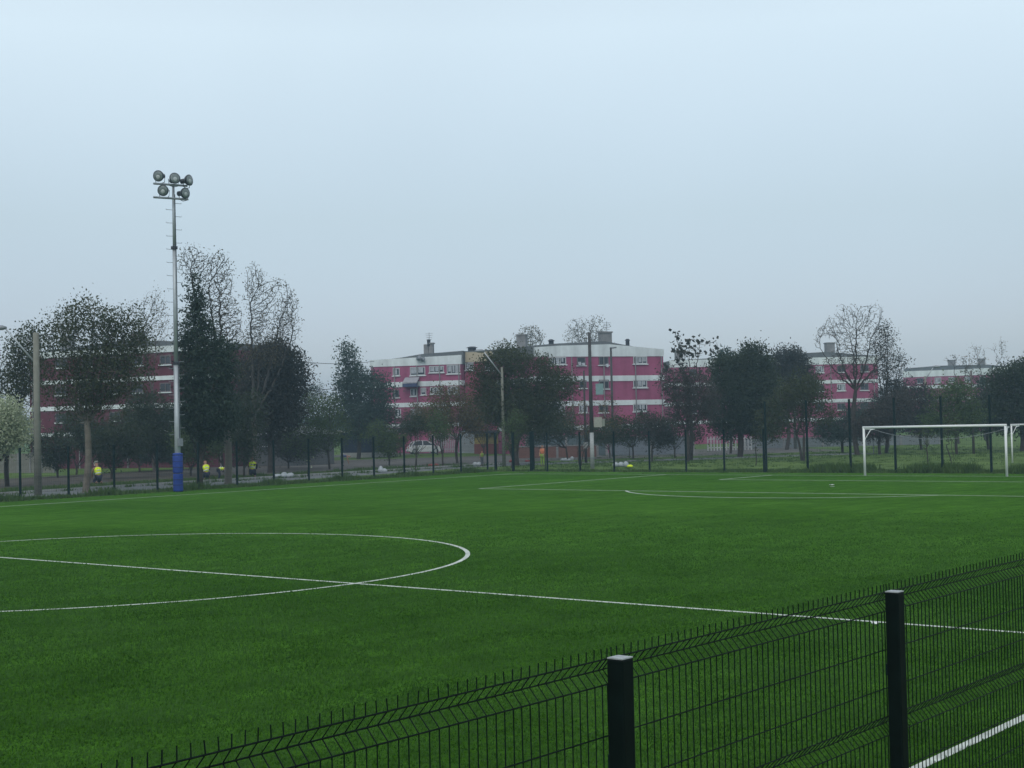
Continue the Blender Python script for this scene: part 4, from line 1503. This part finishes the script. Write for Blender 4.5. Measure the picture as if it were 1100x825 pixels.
tree('young_tree', 'small mid green tree on dark thin trunk beyond the path', 354, 504, [(345, 452, 30, 30), (325, 470, 24, 24), (360, 462, 18, 22), (330, 435, 14, 14)], 'mid',
     nleaf=13, lsize=0.17, spread=0.3, natt=320, fork=1.3, r_trunk=0.08, seed=19, gap=0.2)
tree('evergreen_tree', 'uneven dark tree at the left end of the sloping parapet block', 385, 485, [(374, 385, 11, 20), (378, 410, 20, 24), (392, 420, 26, 26), (368, 432, 14, 26), (405, 425, 20, 28), (388, 452, 28, 22)], 'bluegreen',
     nleaf=11, lsize=0.30, spread=0.42, natt=520, dist=142, fork=2.5, r_trunk=0.18, seed=20, gap=0.3, kill=0.6, step=0.5)
tree('brown_tree', 'brownish green tree in front of the magenta left block', 491, 497, [(488, 440, 32, 24), (470, 452, 20, 20), (508, 448, 20, 28), (480, 425, 22, 12)], 'brown',
     nleaf=10, lsize=0.20, spread=0.36, natt=420, fork=1.9, stems=2, r_trunk=0.09, seed=21, gap=0.25, dist=118)
for i, (u, d, cr_, lf, lab) in enumerate([
    (418, 116, [(418, 478, 22, 14), (405, 470, 16, 16)], 'mid', 'low green bush left of the white car'),
    (447, 112, [(447, 458, 14, 9), (458, 456, 16, 9)], 'dark', 'small dark topped young tree in front of the white car'),
    (476, 108, [(474, 462, 10, 12), (470, 452, 10, 10)], 'mid', 'small green sapling with slanting stem right of the white car'),
    (345, 150, [(330, 440, 26, 34), (352, 455, 20, 22), (340, 425, 14, 14)], 'bluegreen', 'hazy bluish tree behind the small green tree'),
    (430, 150, [(424, 462, 26, 16), (445, 455, 18, 14)], 'dark', 'dark bush below the sloping parapet block')]):
    tree('bush' if 'bush' in lab else 'young_tree', lab, u, 500, cr_, lf, nleaf=14, lsize=0.19, spread=0.3, natt=170, dist=d, fork=0.9, r_trunk=0.06, seed=50 + i, gap=0.15, cat='bush' if 'bush' in lab else 'tree')
tree('spreading_tree', 'big dark spreading tree in front of the gap between the pink blocks', 554, 500, [(543, 387, 28, 19), (572, 408, 34, 30), (536, 425, 32, 32), (560, 440, 40, 28), (602, 416, 20, 22), (516, 408, 16, 20), (588, 440, 24, 22)], 'olive',
     nleaf=15, lsize=0.22, spread=0.36, natt=900, fork=2.4, r_trunk=0.28, seed=22, gap=0.2, stems=2, shell=0.35)
tree('drooping_tree', 'light green drooping foliage tree at the foot of the thin street lamp', 549, 503, [(548, 466, 9, 20), (552, 450, 8, 12)], 'mid', nleaf=12, lsize=0.17, spread=0.2, natt=90, fork=1.0, r_trunk=0.05, seed=23, droop=1.2)
tree('bare_tree', 'small leafless crown behind the roof of the large magenta block', 571, 470, [(570, 362, 12, 14), (560, 364, 10, 8), (580, 363, 10, 10)], 'bud', nleaf=2.5, lsize=0.25, spread=0.25, natt=200, dist=185, fork=9.5, r_trunk=0.15, r_tip=0.016, seed=24, kill=0.5, group=T_BARE, gap=0.1)
tree('bare_tree', 'wide leafless crown behind the roof left of the chimney with antenna', 628, 470, [(622, 354, 18, 14), (640, 352, 16, 14), (630, 364, 26, 14)], 'bud', nleaf=1.2, lsize=0.22, spread=0.25, natt=320, dist=185, fork=9.5, r_trunk=0.17, r_tip=0.016, seed=25, kill=0.5, group=T_BARE, gap=0.1)
tree('shrub', 'thin twiggy shrub around the utility pole', 624, 500, [(622, 450, 14, 26), (650, 440, 14, 24), (660, 450, 16, 20)], 'brown', nleaf=4, lsize=0.16, spread=0.25, natt=220, dist=104, fork=1.0, stems=2, r_trunk=0.05, r_tip=0.009, seed=26, gap=0.2, cat='shrub')
for i, (u, d, cr_, lf, lab) in enumerate([
    (680, 118, [(672, 462, 26, 14), (695, 458, 20, 16), (650, 468, 14, 10)], 'dark', 'dark low tree in front of the pale blue grey wall'),
    (700, 110, [(700, 462, 14, 14), (712, 470, 14, 16)], 'dusk', 'dusky bush right of the dark low tree by the pink wall'),
    (610, 122, [(600, 462, 24, 12), (575, 468, 20, 12)], 'dark', 'dark bush against the teal grey wall')]):
    tree('bush' if 'bush' in lab else 'low_tree', lab, u, 500, cr_, lf, nleaf=16, lsize=0.2, spread=0.3, natt=230, dist=d, fork=1.0, r_trunk=0.07, seed=60 + i, gap=0.14, cat='bush' if 'bush' in lab else 'tree')
for i, (u, d, cr_, lf, lab) in enumerate([
    (655, 124, [(652, 462, 20, 14), (636, 466, 14, 12)], 'olive', 'olive bush directly behind the meter box of the utility pole'),
    (725, 120, [(722, 462, 20, 14), (738, 466, 18, 12)], 'dark', 'dark bush below the purplish brown tree'),
    (470, 152, [(466, 452, 22, 12), (450, 446, 16, 12)], 'brown', 'brownish bush hiding the foot of the sloping parapet block'),
    (520, 148, [(512, 450, 24, 14), (530, 446, 16, 14)], 'dusk', 'dusky bush above the dark roof of the kiosk'),
    (400, 146, [(402, 452, 18, 16), (415, 446, 14, 12)], 'dark', 'dark bush above the pale roof of the navy shed'),
    (585, 138, [(584, 456, 22, 14), (604, 452, 16, 14)], 'olive', 'olive bush right of the big dark tree trunk'),
    (955, 140, [(950, 440, 22, 20), (925, 448, 18, 16)], 'bluegreen', 'bluish bush behind the half bare tree')]):
    tree('bush', lab, u, 490, cr_, lf, nleaf=14, lsize=0.22, spread=0.34, natt=220, dist=d, fork=0.7, r_trunk=0.06, seed=120 + i, gap=0.12, cat='bush')
# --- right group
tree('broadleaf_tree', 'tree with big loose leaves on top right of the large magenta block', 742, 497, [(742, 374, 24, 16), (732, 395, 22, 16), (769, 372, 6, 14), (726, 362, 8, 6), (752, 366, 10, 8)], 'dusk', nleaf=1.5, lsize=0.36, spread=0.16, natt=60, dist=112, fork=4.5,
     r_trunk=0.15, r_tip=0.013, seed=27, gap=0.1, kill=0.7, aspect=0.8, step=0.45)
tree('plum_tree', 'purplish brown tree below the loose-leaved tree', 738, 497, [(740, 422, 32, 28), (722, 410, 16, 20), (758, 432, 20, 24), (735, 445, 24, 14)], 'plum', nleaf=11, lsize=0.21, spread=0.32, natt=420, dist=108, fork=2.2, r_trunk=0.15, seed=28, gap=0.22)
tree('evergreen_tree', 'tallest dark evergreen left of the street lamp', 795, 490, [(808, 390, 20, 24), (815, 374, 9, 10), (785, 405, 26, 26), (805, 425, 34, 40), (780, 440, 26, 34), (820, 450, 26, 26)], 'dark', nleaf=20, lsize=0.25, spread=0.36, natt=800, dist=118, fork=1.8, r_trunk=0.22, seed=29, gap=0.16, shell=0.45)
tree('palm_like_tree', 'small spiky tree top between the loose-leaved tree and tall evergreen', 785, 480, [(783, 384, 8, 8), (790, 390, 10, 8)], 'bluegreen', nleaf=10, lsize=0.6, spread=0.3, natt=40, dist=130, fork=7.5, r_trunk=0.12, seed=70, aspect=0.25, droop=0.4)
tree('evergreen_tree', 'dark round tree behind the street lamp arm', 845, 480, [(842, 382, 14, 12), (852, 392, 20, 16), (835, 400, 22, 20), (860, 410, 20, 22)], 'dusk', nleaf=18, lsize=0.26, spread=0.38, natt=420, dist=140, fork=3.0, r_trunk=0.18, seed=71, gap=0.15)
tree('olive_tree', 'olive green wide tree with leaning trunk right of the street lamp', 863, 496, [(862, 425, 34, 20), (880, 415, 22, 14), (842, 440, 24, 22), (828, 455, 18, 22), (880, 445, 22, 16), (858, 408, 20, 8)], 'olive', nleaf=10, lsize=0.2, spread=0.30, natt=460, dist=104, fork=1.9, stems=2, r_trunk=0.12, seed=72, gap=0.2)
tree('bare_tree', 'tallest bare fan-shaped tree above the right-hand magenta block', 921, 498, [(912, 350, 18, 26), (938, 350, 18, 26), (896, 362, 18, 24), (925, 392, 34, 26), (888, 366, 14, 18), (924, 346, 14, 20), (905, 388, 24, 22), (948, 376, 14, 22)], 'bud', nleaf=0.5, lsize=0.13, spread=0.18, natt=1250, dist=116, fork=5.2, bark='bark', r_trunk=0.19, r_tip=0.0135, seed=73, kill=0.33, step=0.4, group=T_BARE, gap=0.04, trop=0.32, wig=0.16, shell=0.35)
tree('half_bare_tree', 'half bare dark tree leaning on the tallest bare tree', 952, 494, [(950, 372, 16, 28), (962, 395, 14, 26), (948, 410, 16, 26), (958, 425, 22, 24)], 'dusk', nleaf=5, lsize=0.19, spread=0.28, natt=420, dist=120, fork=3.4, r_trunk=0.15, r_tip=0.012, seed=74, kill=0.45, gap=0.12)
for i, (u, d, cr_, lf, lab) in enumerate([
    (905, 124, [(895, 462, 24, 14), (915, 455, 16, 20)], 'bluegreen', 'bluish bush at the foot of the tallest bare tree'),
    (945, 116, [(945, 452, 26, 20), (965, 440, 20, 20), (930, 460, 18, 12)], 'plum', 'brownish bush left above the goal crossbar'),
    (990, 128, [(985, 432, 26, 24), (968, 425, 16, 20), (985, 455, 30, 14)], 'dusk', 'dusky tree left of the grey street lamp'),
    (1028, 112, [(1025, 430, 24, 24), (1015, 452, 26, 16), (1040, 450, 20, 16)], 'mid', 'dull green tree behind the middle of the goal'),
    (1062, 124, [(1060, 428, 20, 28), (1050, 450, 26, 16)], 'bluegreen', 'bluish green tree above the right goalpost')]):
    tree('bush' if 'bush' in lab else 'park_tree', lab, u, 490, cr_, lf, nleaf=15, lsize=0.23, spread=0.36, natt=330, dist=d, fork=1.4, r_trunk=0.11, seed=80 + i, gap=0.16, cat='bush' if 'bush' in lab else 'tree')
tree('evergreen_tree', 'large dark tree at the right edge of the view', 1098, 490, [(1085, 412, 26, 24), (1105, 408, 26, 28), (1078, 440, 28, 28), (1110, 440, 26, 34)], 'dark', nleaf=17, lsize=0.25, spread=0.38, natt=560, dist=116, fork=2.0, r_trunk=0.2, seed=90, gap=0.16)
tree('bare_tree', 'faint wispy bare crown right of the distant pale parapet', 1058, 470, [(1050, 385, 12, 18), (1075, 378, 10, 18), (1040, 392, 14, 12)], 'bud', nleaf=0.6, lsize=0.2, spread=0.25, natt=200, dist=170, fork=6.5, r_trunk=0.12, r_tip=0.012, seed=91, kill=0.5, group=T_BARE, gap=0.1, trop=0.15)
tree('bare_tree', 'crooked leafless tree left of the distant chimney', 1030, 470, [(1024, 386, 12, 8), (1036, 392, 12, 10)], 'bud', nleaf=0.5, lsize=0.2, spread=0.2, natt=80, dist=150, fork=5.5, r_trunk=0.11, r_tip=0.014, seed=92, kill=0.6, group=T_BARE, gap=0.1)
# saplings in the park behind the goal
for i, (u, vb, cr_, lab) in enumerate([(997, 504, [(992, 470, 12, 14), (986, 462, 8, 8)], 'thin leaning sapling seen through the left half of the goal'),
                                       (1025, 500, [(1024, 458, 12, 18), (1028, 444, 8, 10)], 'taller sapling with two stems behind the goal'),
                                       (812, 500, [(812, 478, 5, 12)], 'tiny sapling near the tall end post of the ball-stop fence'),
                                       (332.5, 517, [(333, 497, 4, 6)], 'tiny whitish sapling beside the path fence'),
                                       (447, 509, [(447, 482, 4, 10)], 'thin young sapling tied by the fence below the white car'),
                                       (676, 492, [(676, 472, 8, 8)], 'small bare sapling by the pale blue grey wall')]):
    tree('sapling', lab, u, vb, cr_, 'blossom' if 'whitish' in lab else 'mid', nleaf=3, lsize=0.13, spread=0.16, natt=40, fork=1.0, r_trunk=0.035, r_tip=0.010, seed=100 + i, kill=0.35, step=0.25, stems=2 if 'two' in lab else 1, gap=0.0, cat='sapling')
# far tree belt closing the view
rng = np.random.default_rng(5)
bv_ = []
for u0 in range(-80, 1200, 9):
    dd_ = 300 + 40 * math.sin(u0 * 0.031)
    p = on_z0(u0, dd_)
    hgt = 5.0 + 2.0 * math.sin(u0 * 0.05) + rng.uniform(-1, 1.5)
    n_ = 130
    c = np.array(p)[None] + rng.normal(0, 1, (n_, 3)) * np.array([3.2, 3.2, 0])
    c[:, 2] = rng.uniform(0.2, 1, n_) ** 0.8 * hgt
    bv_.append(leaf_quads(c, 1.1, rng))
build_tris('far_woods', np.concatenate(bv_), L['bluegreen'])['kind'] = 'stuff'

# ------------------------------------------------------------------ people
SKIN = mat("skin", (0.36, 0.20, 0.14), 0.6, var=0.08)
HIVIS = mat("hivis_cloth", (0.74, 0.90, 0.03), 0.75, var=0.08, scale=6.0)
HIVIS2 = mat("hivis_green_cloth", (0.22, 0.34, 0.05), 0.75, var=0.1, scale=6.0)
ORANGE = mat("orange_cloth", (0.62, 0.20, 0.10), 0.8, var=0.1)
NAVY = mat("navy_cloth", (0.022, 0.028, 0.05), 0.85, var=0.15)
GREYC = mat("grey_cloth", (0.10, 0.11, 0.12), 0.85, var=0.15)
BLUEC = mat("blue_work_cloth", (0.08, 0.11, 0.20), 0.85, var=0.15)
HAIR = mat("dark_hair", (0.015, 0.012, 0.010), 0.6, var=0.2)
CAPW = mat("pale_cap", (0.5, 0.5, 0.47), 0.8, var=0.1)
STRIPE = mat("reflective_tape", (0.62, 0.63, 0.62), 0.4, var=0.05)
def skin_obj(name, joints, edges, material, parent, sub=1):
    me = bpy.data.meshes.new(name)
    me.from_pydata([j[0] for j in joints], edges, [])
    o = bpy.data.objects.new(name, me)
    COL.objects.link(o)
    bm = bmesh.new()
    bm.from_mesh(me)
    lay = bm.verts.layers.skin.verify()
    bm.verts.ensure_lookup_table()
    for i, j in enumerate(joints):
        bm.verts[i][lay].radius = (j[1], j[1]) if not isinstance(j[1], tuple) else j[1]
        bm.verts[i][lay].use_root = (i == 0)
    bm.to_mesh(me)
    bm.free()
    me.materials.append(material)
    s = o.modifiers.new("skin", 'SKIN')
    s.use_smooth_shade = True
    if sub:
        q = o.modifiers.new("sub", 'SUBSURF')
        q.levels = q.render_levels = sub
    o.parent = parent
    return o
POSES = {
    # joints: pelvis, waist, chest, neck, head, (shoulder, elbow, hand) x2, (hip, knee, ankle, toe) x2 ; facing +x
    'stand': dict(pel=(0, 0, .93), wai=(0, 0, 1.10), che=(0.01, 0, 1.34), nec=(0.01, 0, 1.50), hea=(0.03, 0, 1.64), sh=(0, .19, 1.42), el=(.02, .25, 1.14), ha=(.16, .20, .96), hi=(0, .09, .90), kn=(.02, .10, .49), an=(0, .11, .08), to=(.18, .13, .04)),
    'stoop': dict(pel=(-.05, 0, .80), wai=(.09, 0, .90), che=(.36, 0, .90), nec=(.52, 0, .86), hea=(.66, 0, .82), sh=(.42, .19, .88), el=(.46, .22, .56), ha=(.54, .16, .30), hi=(-.05, .10, .78), kn=(.06, .13, .44), an=(-.04, .13, .08), to=(.14, .15, .04)),
    'kneel': dict(pel=(0, 0, .36), wai=(.03, 0, .54), che=(.12, 0, .78), nec=(.17, 0, .93), hea=(.24, 0, 1.05), sh=(.13, .19, .86), el=(.30, .24, .62), ha=(.50, .16, .42), hi=(0, .10, .34), kn=(.36, .14, .10), an=(-.05, .14, .09), to=(-.16, .15, .04)),
}
def person(label, u, v, pose, facing, top, legs, vest=None, hat=HAIR, dist=None, scale=1.0, bare_arms=True):
    p = gp(u, v) if dist is None else on_z0(u, dist)
    t = thing('person', label, 'person', p, facing, 'garden workers beyond the fence' if pose != 'stand' else None)
    t.scale = (scale,) * 3
    P = {k: Vector(q) for k, q in POSES[pose].items()}
    J, E = [], []
    def j(q, r): J.append((tuple(q), r)); return len(J) - 1
    def mir(q, s): return Vector((q.x, q.y * s, q.z))
    pe = j(P['pel'], .115)
    wa = j(P['wai'], (.105, .12))
    c = j(P['che'], (.115, .15))
    ne = j(P['nec'], .055)
    h1 = j(P['nec'].lerp(P['hea'], 0.55), .075)
    h2 = j(P['hea'], .095)
    hd = (P['hea'] - P['nec']).normalized()
    h3 = j(P['hea'] + hd * 0.09, .07)
    fwd = (Vector((1, 0, 0)) - hd * hd.x).normalized() if pose != 'stoop' else Vector((0.1, 0, -1)).normalized()
    ns = j(P['hea'] + fwd * 0.105 - hd * 0.005, .014)
    E += [(pe, wa), (wa, c), (c, ne), (ne, h1), (h1, h2), (h2, h3), (h2, ns)]
    for s in (-1, 1):
        er = j(P['hea'] + Vector((0, s * .098, 0)) - fwd * 0.01, .018)
        E.append((h2, er))
        a, b_, h_ = (j(mir(P['sh'], s), .06), j(mir(P['el'], s), .044), j(mir(P['ha'], s), .032))
        E += [(c, a), (a, b_), (b_, h_)]
        dr = (mir(P['ha'], s) - mir(P['el'], s)).normalized()
        sd = dr.cross(Vector((0, 0, 1)))
        sd = sd.normalized() if sd.length > 0.1 else Vector((1, 0, 0))
        pal = j(mir(P['ha'], s) + dr * 0.07, .034)
        E.append((h_, pal))
        for k in range(4):
            q = mir(P['ha'], s) + dr * 0.10 + sd * (k - 1.5) * 0.021
            f1 = j(q + dr * 0.02, .010)
            f2 = j(q + dr * (0.065 + 0.01 * (k in (1, 2))) + Vector((0, 0, -0.012)), .009)
            E += [(pal, f1), (f1, f2)]
        th = j(mir(P['ha'], s) + dr * 0.05 + sd * 0.055, .011)
        E.append((h_, th))
        hp, kn, an, to = (j(mir(P['hi'], s), .095), j(mir(P['kn'], s), .06), j(mir(P['an'], s), .042), j(mir(P['to'], s), .035))
        E += [(pe, hp), (hp, kn), (kn, an), (an, to)]
    body = skin_obj('body', J, E, SKIN, t)
    # shirt / vest
    J, E = [], []
    m_ = vest or top
    a0 = j(P['pel'].lerp(P['wai'], 0.45), (.15, .16))
    a1 = j(P['wai'], (.14, .155))
    a2 = j(P['che'], (.15, .18))
    a3 = j(P['che'].lerp(P['nec'], 0.55), (.085, .10))
    E += [(a0, a1), (a1, a2), (a2, a3)]
    for s in (-1, 1):
        q = j(mir(P['sh'], s), .085)
        E.append((a2, q))
    skin_obj('vest' if vest else 'shirt', J, E, m_, t)
    if vest:
        J, E = [], []
        for s in (-1, 1):
            a, b_ = j(mir(P['sh'], s).lerp(mir(P['el'], s), 0.2), .070), j(mir(P['el'], s), .058)
            c_ = j(mir(P['el'], s).lerp(mir(P['ha'], s), 0.8), .045)
            E += [(a, b_), (b_, c_)]
        for s in (0,):
            skin_obj('sleeve', J, E, top, t)
        b = MB()
        q = P['pel'].lerp(P['wai'], 0.9)
        ax = (P['che'] - P['wai']).normalized()
        for off in (0.0, 0.16):
            b.tube([q + ax * off, q + ax * (off + 0.05)], 0.172, 14, cap=False)
        o = b.build('reflective_band', STRIPE, t)
        o.data.materials[0] = STRIPE
    J, E = [], []
    a0 = j(P['pel'], (.135, .15))
    for s in (-1, 1):
        hp, kn, an = (j(mir(P['hi'], s), .112), j(mir(P['kn'], s), .080), j(mir(P['an'], s) + Vector((0, 0, .03)), .062))
        E += [(a0, hp), (hp, kn), (kn, an)]
    skin_obj('trousers', J, E, legs, t)
    for s in (-1, 1):
        J, E = [], []
        q0, q1 = mir(P['an'], s), mir(P['to'], s)
        E.append((j(q0 + Vector((-.03, 0, -.02)), .055), j(q1 + Vector((0, 0, 0.01)), .045)))
        skin_obj('shoe', J, E, NAVY, t)
    J, E = [], []
    E.append((j(P['hea'] + hd * 0.05 - fwd * 0.02, .108), j(P['hea'] + hd * 0.10 - fwd * 0.01, .075)))
    if hat is CAPW: E.append((0, j(P['hea'] + hd * 0.07 + fwd * 0.16, .02)))
    skin_obj('cap' if hat is CAPW else 'hair', J, E, hat, t)
    return t
FA = math.atan2(BD.y, BD.x)
person('worker in yellow vest and pale cap kneeling right of the pale trunk', 106, 519.5, 'kneel', FA + 0.7, GREYC, NAVY, HIVIS, CAPW, scale=1.12)
person('worker in yellow vest kneeling just right of the blue padded mast base', 222, 515.8, 'kneel', FA + 0.5, NAVY, NAVY, HIVIS, HAIR, scale=1.08)
person('worker in pale yellow vest bending over with back level beside the pale forked trunk', 235.5, 515.8, 'stoop', FA - 1.5, GREYC, NAVY, HIVIS, HAIR, scale=0.8)
person('worker in bright yellow vest seen from behind right of the pale forked trunk', 271.3, 513.0, 'kneel', FA + 0.1, NAVY, NAVY, HIVIS, HAIR, scale=1.15)
person('dim figure in faded green vest near the white sacks by the path', 518, 500.5, 'stand', FA + 0.6, HIVIS2, GREYC, None, HAIR, scale=0.66)
person('standing person in orange top and yellow green trousers by the corner gate', 583, 501, 'stand', FA + 2.7, ORANGE, HIVIS2, None, HAIR, scale=0.88)
person('worker in blue grey clothes bending over on the road verge', 368, 500.5, 'stoop', FA - 1.4, BLUEC, GREYC, None, HAIR, scale=0.9)

# ------------------------------------------------------------------ sacks and rubbish
def sack(label, u, v, w, h, mt, seed, n=3, cat='sack', name='white_sack', flat=1.0):
    p = gp(u, v)
    rng = random.Random(seed)
    bm = bmesh.new()
    for i in range(n):
        x = (i - (n - 1) / 2) * w / n * 0.9
        hh = h * rng.uniform(0.7, 1.1)
        mm = Matrix.Translation(LR * x + Vector((0, 0, hh * 0.42))) @ Matrix.Rotation(rng.uniform(-.4, .4), 4, 'Z') @ Matrix.Diagonal((w / n * 0.62, w / n * 0.55 * flat, hh * 0.55, 1))
        r_ = bmesh.ops.create_icosphere(bm, subdivisions=3, radius=1.0, matrix=mm)
        for q in r_['verts']:
            dz = q.co - (LR * x + Vector((0, 0, hh * 0.42)))
            s = 1 + 0.14 * math.sin(q.co.x * 9 + seed) * math.cos(q.co.y * 8) + 0.10 * math.sin(q.co.z * 14 + i)
            q.co = LR * x + Vector((0, 0, hh * 0.42)) + dz * s
            q.co.z = max(q.co.z, 0.0)
    me = bpy.data.meshes.new(name)
    bm.to_mesh(me)
    bm.free()
    me.materials.append(mt)
    me.polygons.foreach_set("use_smooth", [True] * len(me.polygons))
    o = bpy.data.objects.new(name, me)
    COL.objects.link(o)
    o.location = p
    return tag(o, label, cat, 'white sacks and sheets left on the verge')
SACK = mat("white_plastic", (0.36, 0.39, 0.41), 0.5, var=0.1, scale=5.0)
sack('pair of white sacks on the verge left of the path saplings', 305, 513.2, 1.3, 0.36, SACK, 1, 3)
sack('small upright white sacks below the low green bush', 411, 507.5, 0.6, 0.42, SACK, 2, 2)
sack('white sacks at the feet of the dim figure in green', 512.5, 500.5, 0.65, 0.4, SACK, 3, 2)
sack('black and white heap of bags left of the utility pole', 609.5, 495.5, 1.15, 0.35, SACK, 4, 4)
sack('long white plastic sheet heaped on grass right of the utility pole', 667, 501.5, 1.2, 0.38, SACK, 5, 3)
sack('small yellow bag at the end of the white sheet', 676.5, 502.3, 0.35, 0.2, HIVIS, 6, 1)
for i, (u, v, w, lab) in enumerate([(551, 497, 0.6, 'red bucket-like bundle left of the big dark tree trunk'), (568, 497, 0.6, 'red bundle between the tree trunk and the gate'), (466, 501.5, 0.8, 'flat reddish bundle beyond the path by the slanting sapling')]):
    sack(lab, u, v, w, 0.28, mat("red_bundle", (0.26, 0.04, 0.045), 0.7), 10 + i, 2, 'bundle', 'red_bundle')

# ------------------------------------------------------------------ haze
b = MB()
b.box((-495, -495, -1.0), (595, 595, 30.0))
hz = b.build('haze', bpy.data.materials.new("haze_air"))
hm = hz.data.materials[0]
hm.use_nodes = True
hn, hl = hm.node_tree.nodes, hm.node_tree.links
hn.clear()
ho = hn.new("ShaderNodeOutputMaterial")
pv = hn.new("ShaderNodeVolumePrincipled")
pv.inputs["Color"].default_value = (0.57, 0.84, 1.0, 1)
pv.inputs["Density"].default_value = HAZE
pv.inputs["Anisotropy"].default_value = 0.2
hl.new(pv.outputs[0], ho.inputs["Volume"])
hz['kind'] = 'stuff'
print("TREES", len(TREES), sum(t[1] for t in TREES), sum(t[2] for t in TREES))
